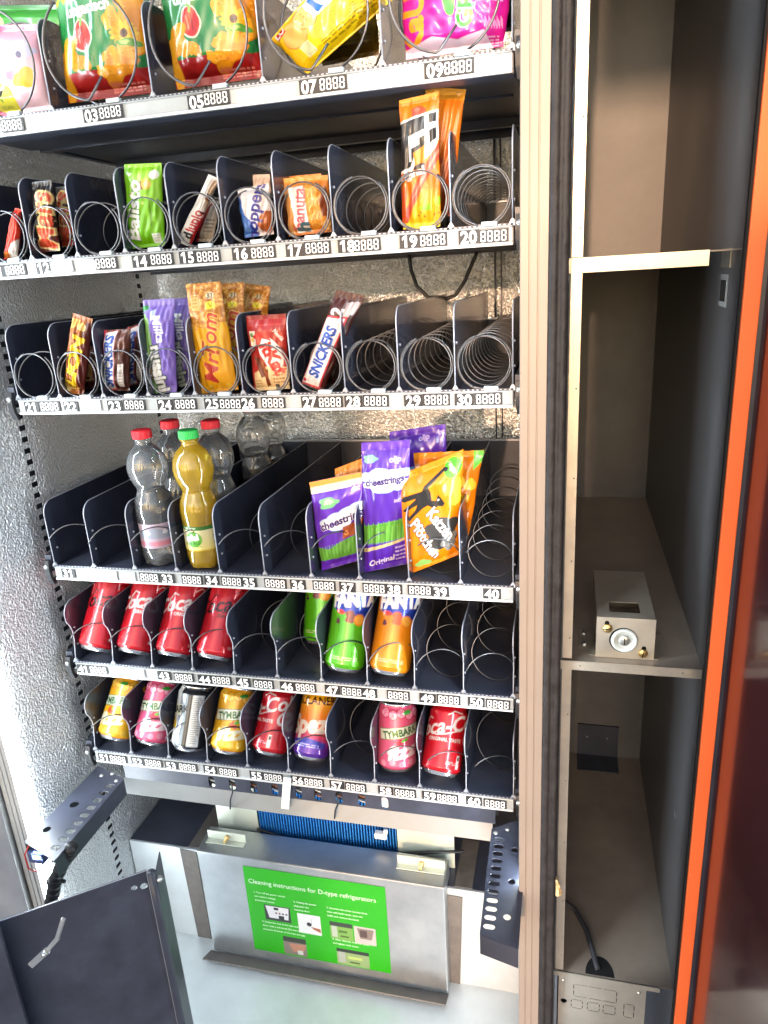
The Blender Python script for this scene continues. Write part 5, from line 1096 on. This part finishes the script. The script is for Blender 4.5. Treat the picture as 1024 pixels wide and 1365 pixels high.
m = MB(); m.lathe([(0, .0035), (.0062, .0035), (.0075, .002), (.0085, -.001), (.012, -.002)], (lc[0] + .001, y0 + .0025, lc[1] - .001), 24, M=RX); cyl = m.build('lock_cylinder', M['screw'], lb)
m = MB(); m.box(lc[0] + .0002, lc[0] + .0018, y0 - .0016, y0 - .0012, lc[1] - .006, lc[1] + .004); m.build('keyway', M['hole'], cyl)
for sx_, sz_, an in ((x0 + .0135, zt_ - .0155, 12), (x1 - .0135, -.468, 80)):
    m = MB(); m.lathe([(0, .0025), (.0055, .0022), (.0066, 0)], (sx_, y0 - .0003, sz_), 18, M=RX); bs = m.build('brass_screw', M['brass'], lb)
    m = MB(); m.obox((sx_, y0 - .0027, sz_), (.0055 * math.cos(R(an)), 0, .0055 * math.sin(R(an))), (0, .0003, 0), (-.0006 * math.sin(R(an)), 0, .0006 * math.cos(R(an)))); m.build('screw_slot', M['hole'], bs)
b = MB(); b.plate([(x0 - .022, -.03), (x0 - .006, -.05), (x0 - .0003, -.05), (x0 - .0003, .02), (x0 - .022, .02)], [], lambda a, b_, h: (a, b_, -.4776 + h), th=.0012); b.build('base_flange', M['bare'], lb)
b = MB(); b.plate([(x1 + .0003, -.05), (x1 + .006, -.05), (x1 + .018, -.038), (x1 + .018, .02), (x1 + .0003, .02)], [], lambda a, b_, h: (a, b_, -.4776 + h), th=.0012); b.build('base_flange', M['bare'], lb)
for yy in (-.022, .010):
    m = MB(); m.lathe([(.0045, 0), (.0042, .002), (0, .0035)], (x0 - .0145, yy, -.4764), 12); sc_ = m.build('screw', M['screw'], lb)
    m = MB(); m.box(x0 - .0172, x0 - .0118, yy - .0005, yy + .0005, -.4734, -.4728); m.box(x0 - .015, x0 - .014, yy - .0027, yy + .0027, -.4735, -.4729); m.build('cross_slot', M['hole'], sc_)
m = MB(); m.lathe([(.004, 0), (.0036, .002), (0, .003)], (x1 + .0001, -.035, -.455), 12, M=Matrix.Rotation(R(90), 3, 'Y')); m.build('screw', M['brass'], lb)
# cable and foam by the seal
zs = -1.036
m = MB(); pth = [U(744, 1195, 2, zs + .02), U(766, 1212, 2, zs + .016), U(782, 1240, 2, zs + .012), U(790, 1268, 2, zs + .010), U(797, 1292, 2, zs + .004)]
cp = []
for i in range(4):
    for k in range(6): cp.append(pth[i] + (pth[i + 1] - pth[i]) * k / 6)
cp.append(pth[-1]); m.tube(cp, .0042, 12); o = m.build('cable', mat('dusty_cable', (.035, .037, .045), .6, var=.4, vary_scale=40), None); tag(o, 'thick black cable running into the opening of the lowest compartment shelf', 'cable')
fq = U(742, 1182, 1, -.085); b = MB(); r_ = np.random.default_rng(2); V = []
for j in range(9):
    t = j / 8; hw = .0012 + .0052 * t ** .8
    for k in range(10): a = 2 * math.pi * k / 10; V.append((fq[0] + .0005 * j * .6 + hw * math.cos(a) * (1 + r_.normal() * .15), fq[1] + .004 * math.sin(a) * (1 + r_.normal() * .2), fq[2] + .016 - .030 * t + r_.normal() * .0006))
b.add(V, [(j * 10 + k, j * 10 + (k + 1) % 10, (j + 1) * 10 + (k + 1) % 10, (j + 1) * 10 + k) for j in range(8) for k in range(10)] + [tuple(range(10)), tuple(range(89, 79, -1))])
o = b.build('foam_lump', M['foam'], None); tag(o, 'small lump of yellowed foam squeezed beside the door seal', 'foam')
# cable loop hanging behind the second tray
pp = [U(a, b_, 1, .42) for a, b_ in ((545, 338), (548, 360), (556, 382), (571, 396), (590, 400), (607, 394), (620, 374), (630, 350), (636, 336))]
cp = []
for i in range(len(pp) - 1):
    for k in range(4): cp.append(pp[i] + (pp[i + 1] - pp[i]) * k / 4)
cp.append(pp[-1]); m = MB(); m.tube(cp, .0035, 8); o = m.build('cable', M['cable'], None); tag(o, 'black cable hanging in a loop under the tray labelled 11 to 20', 'cable')
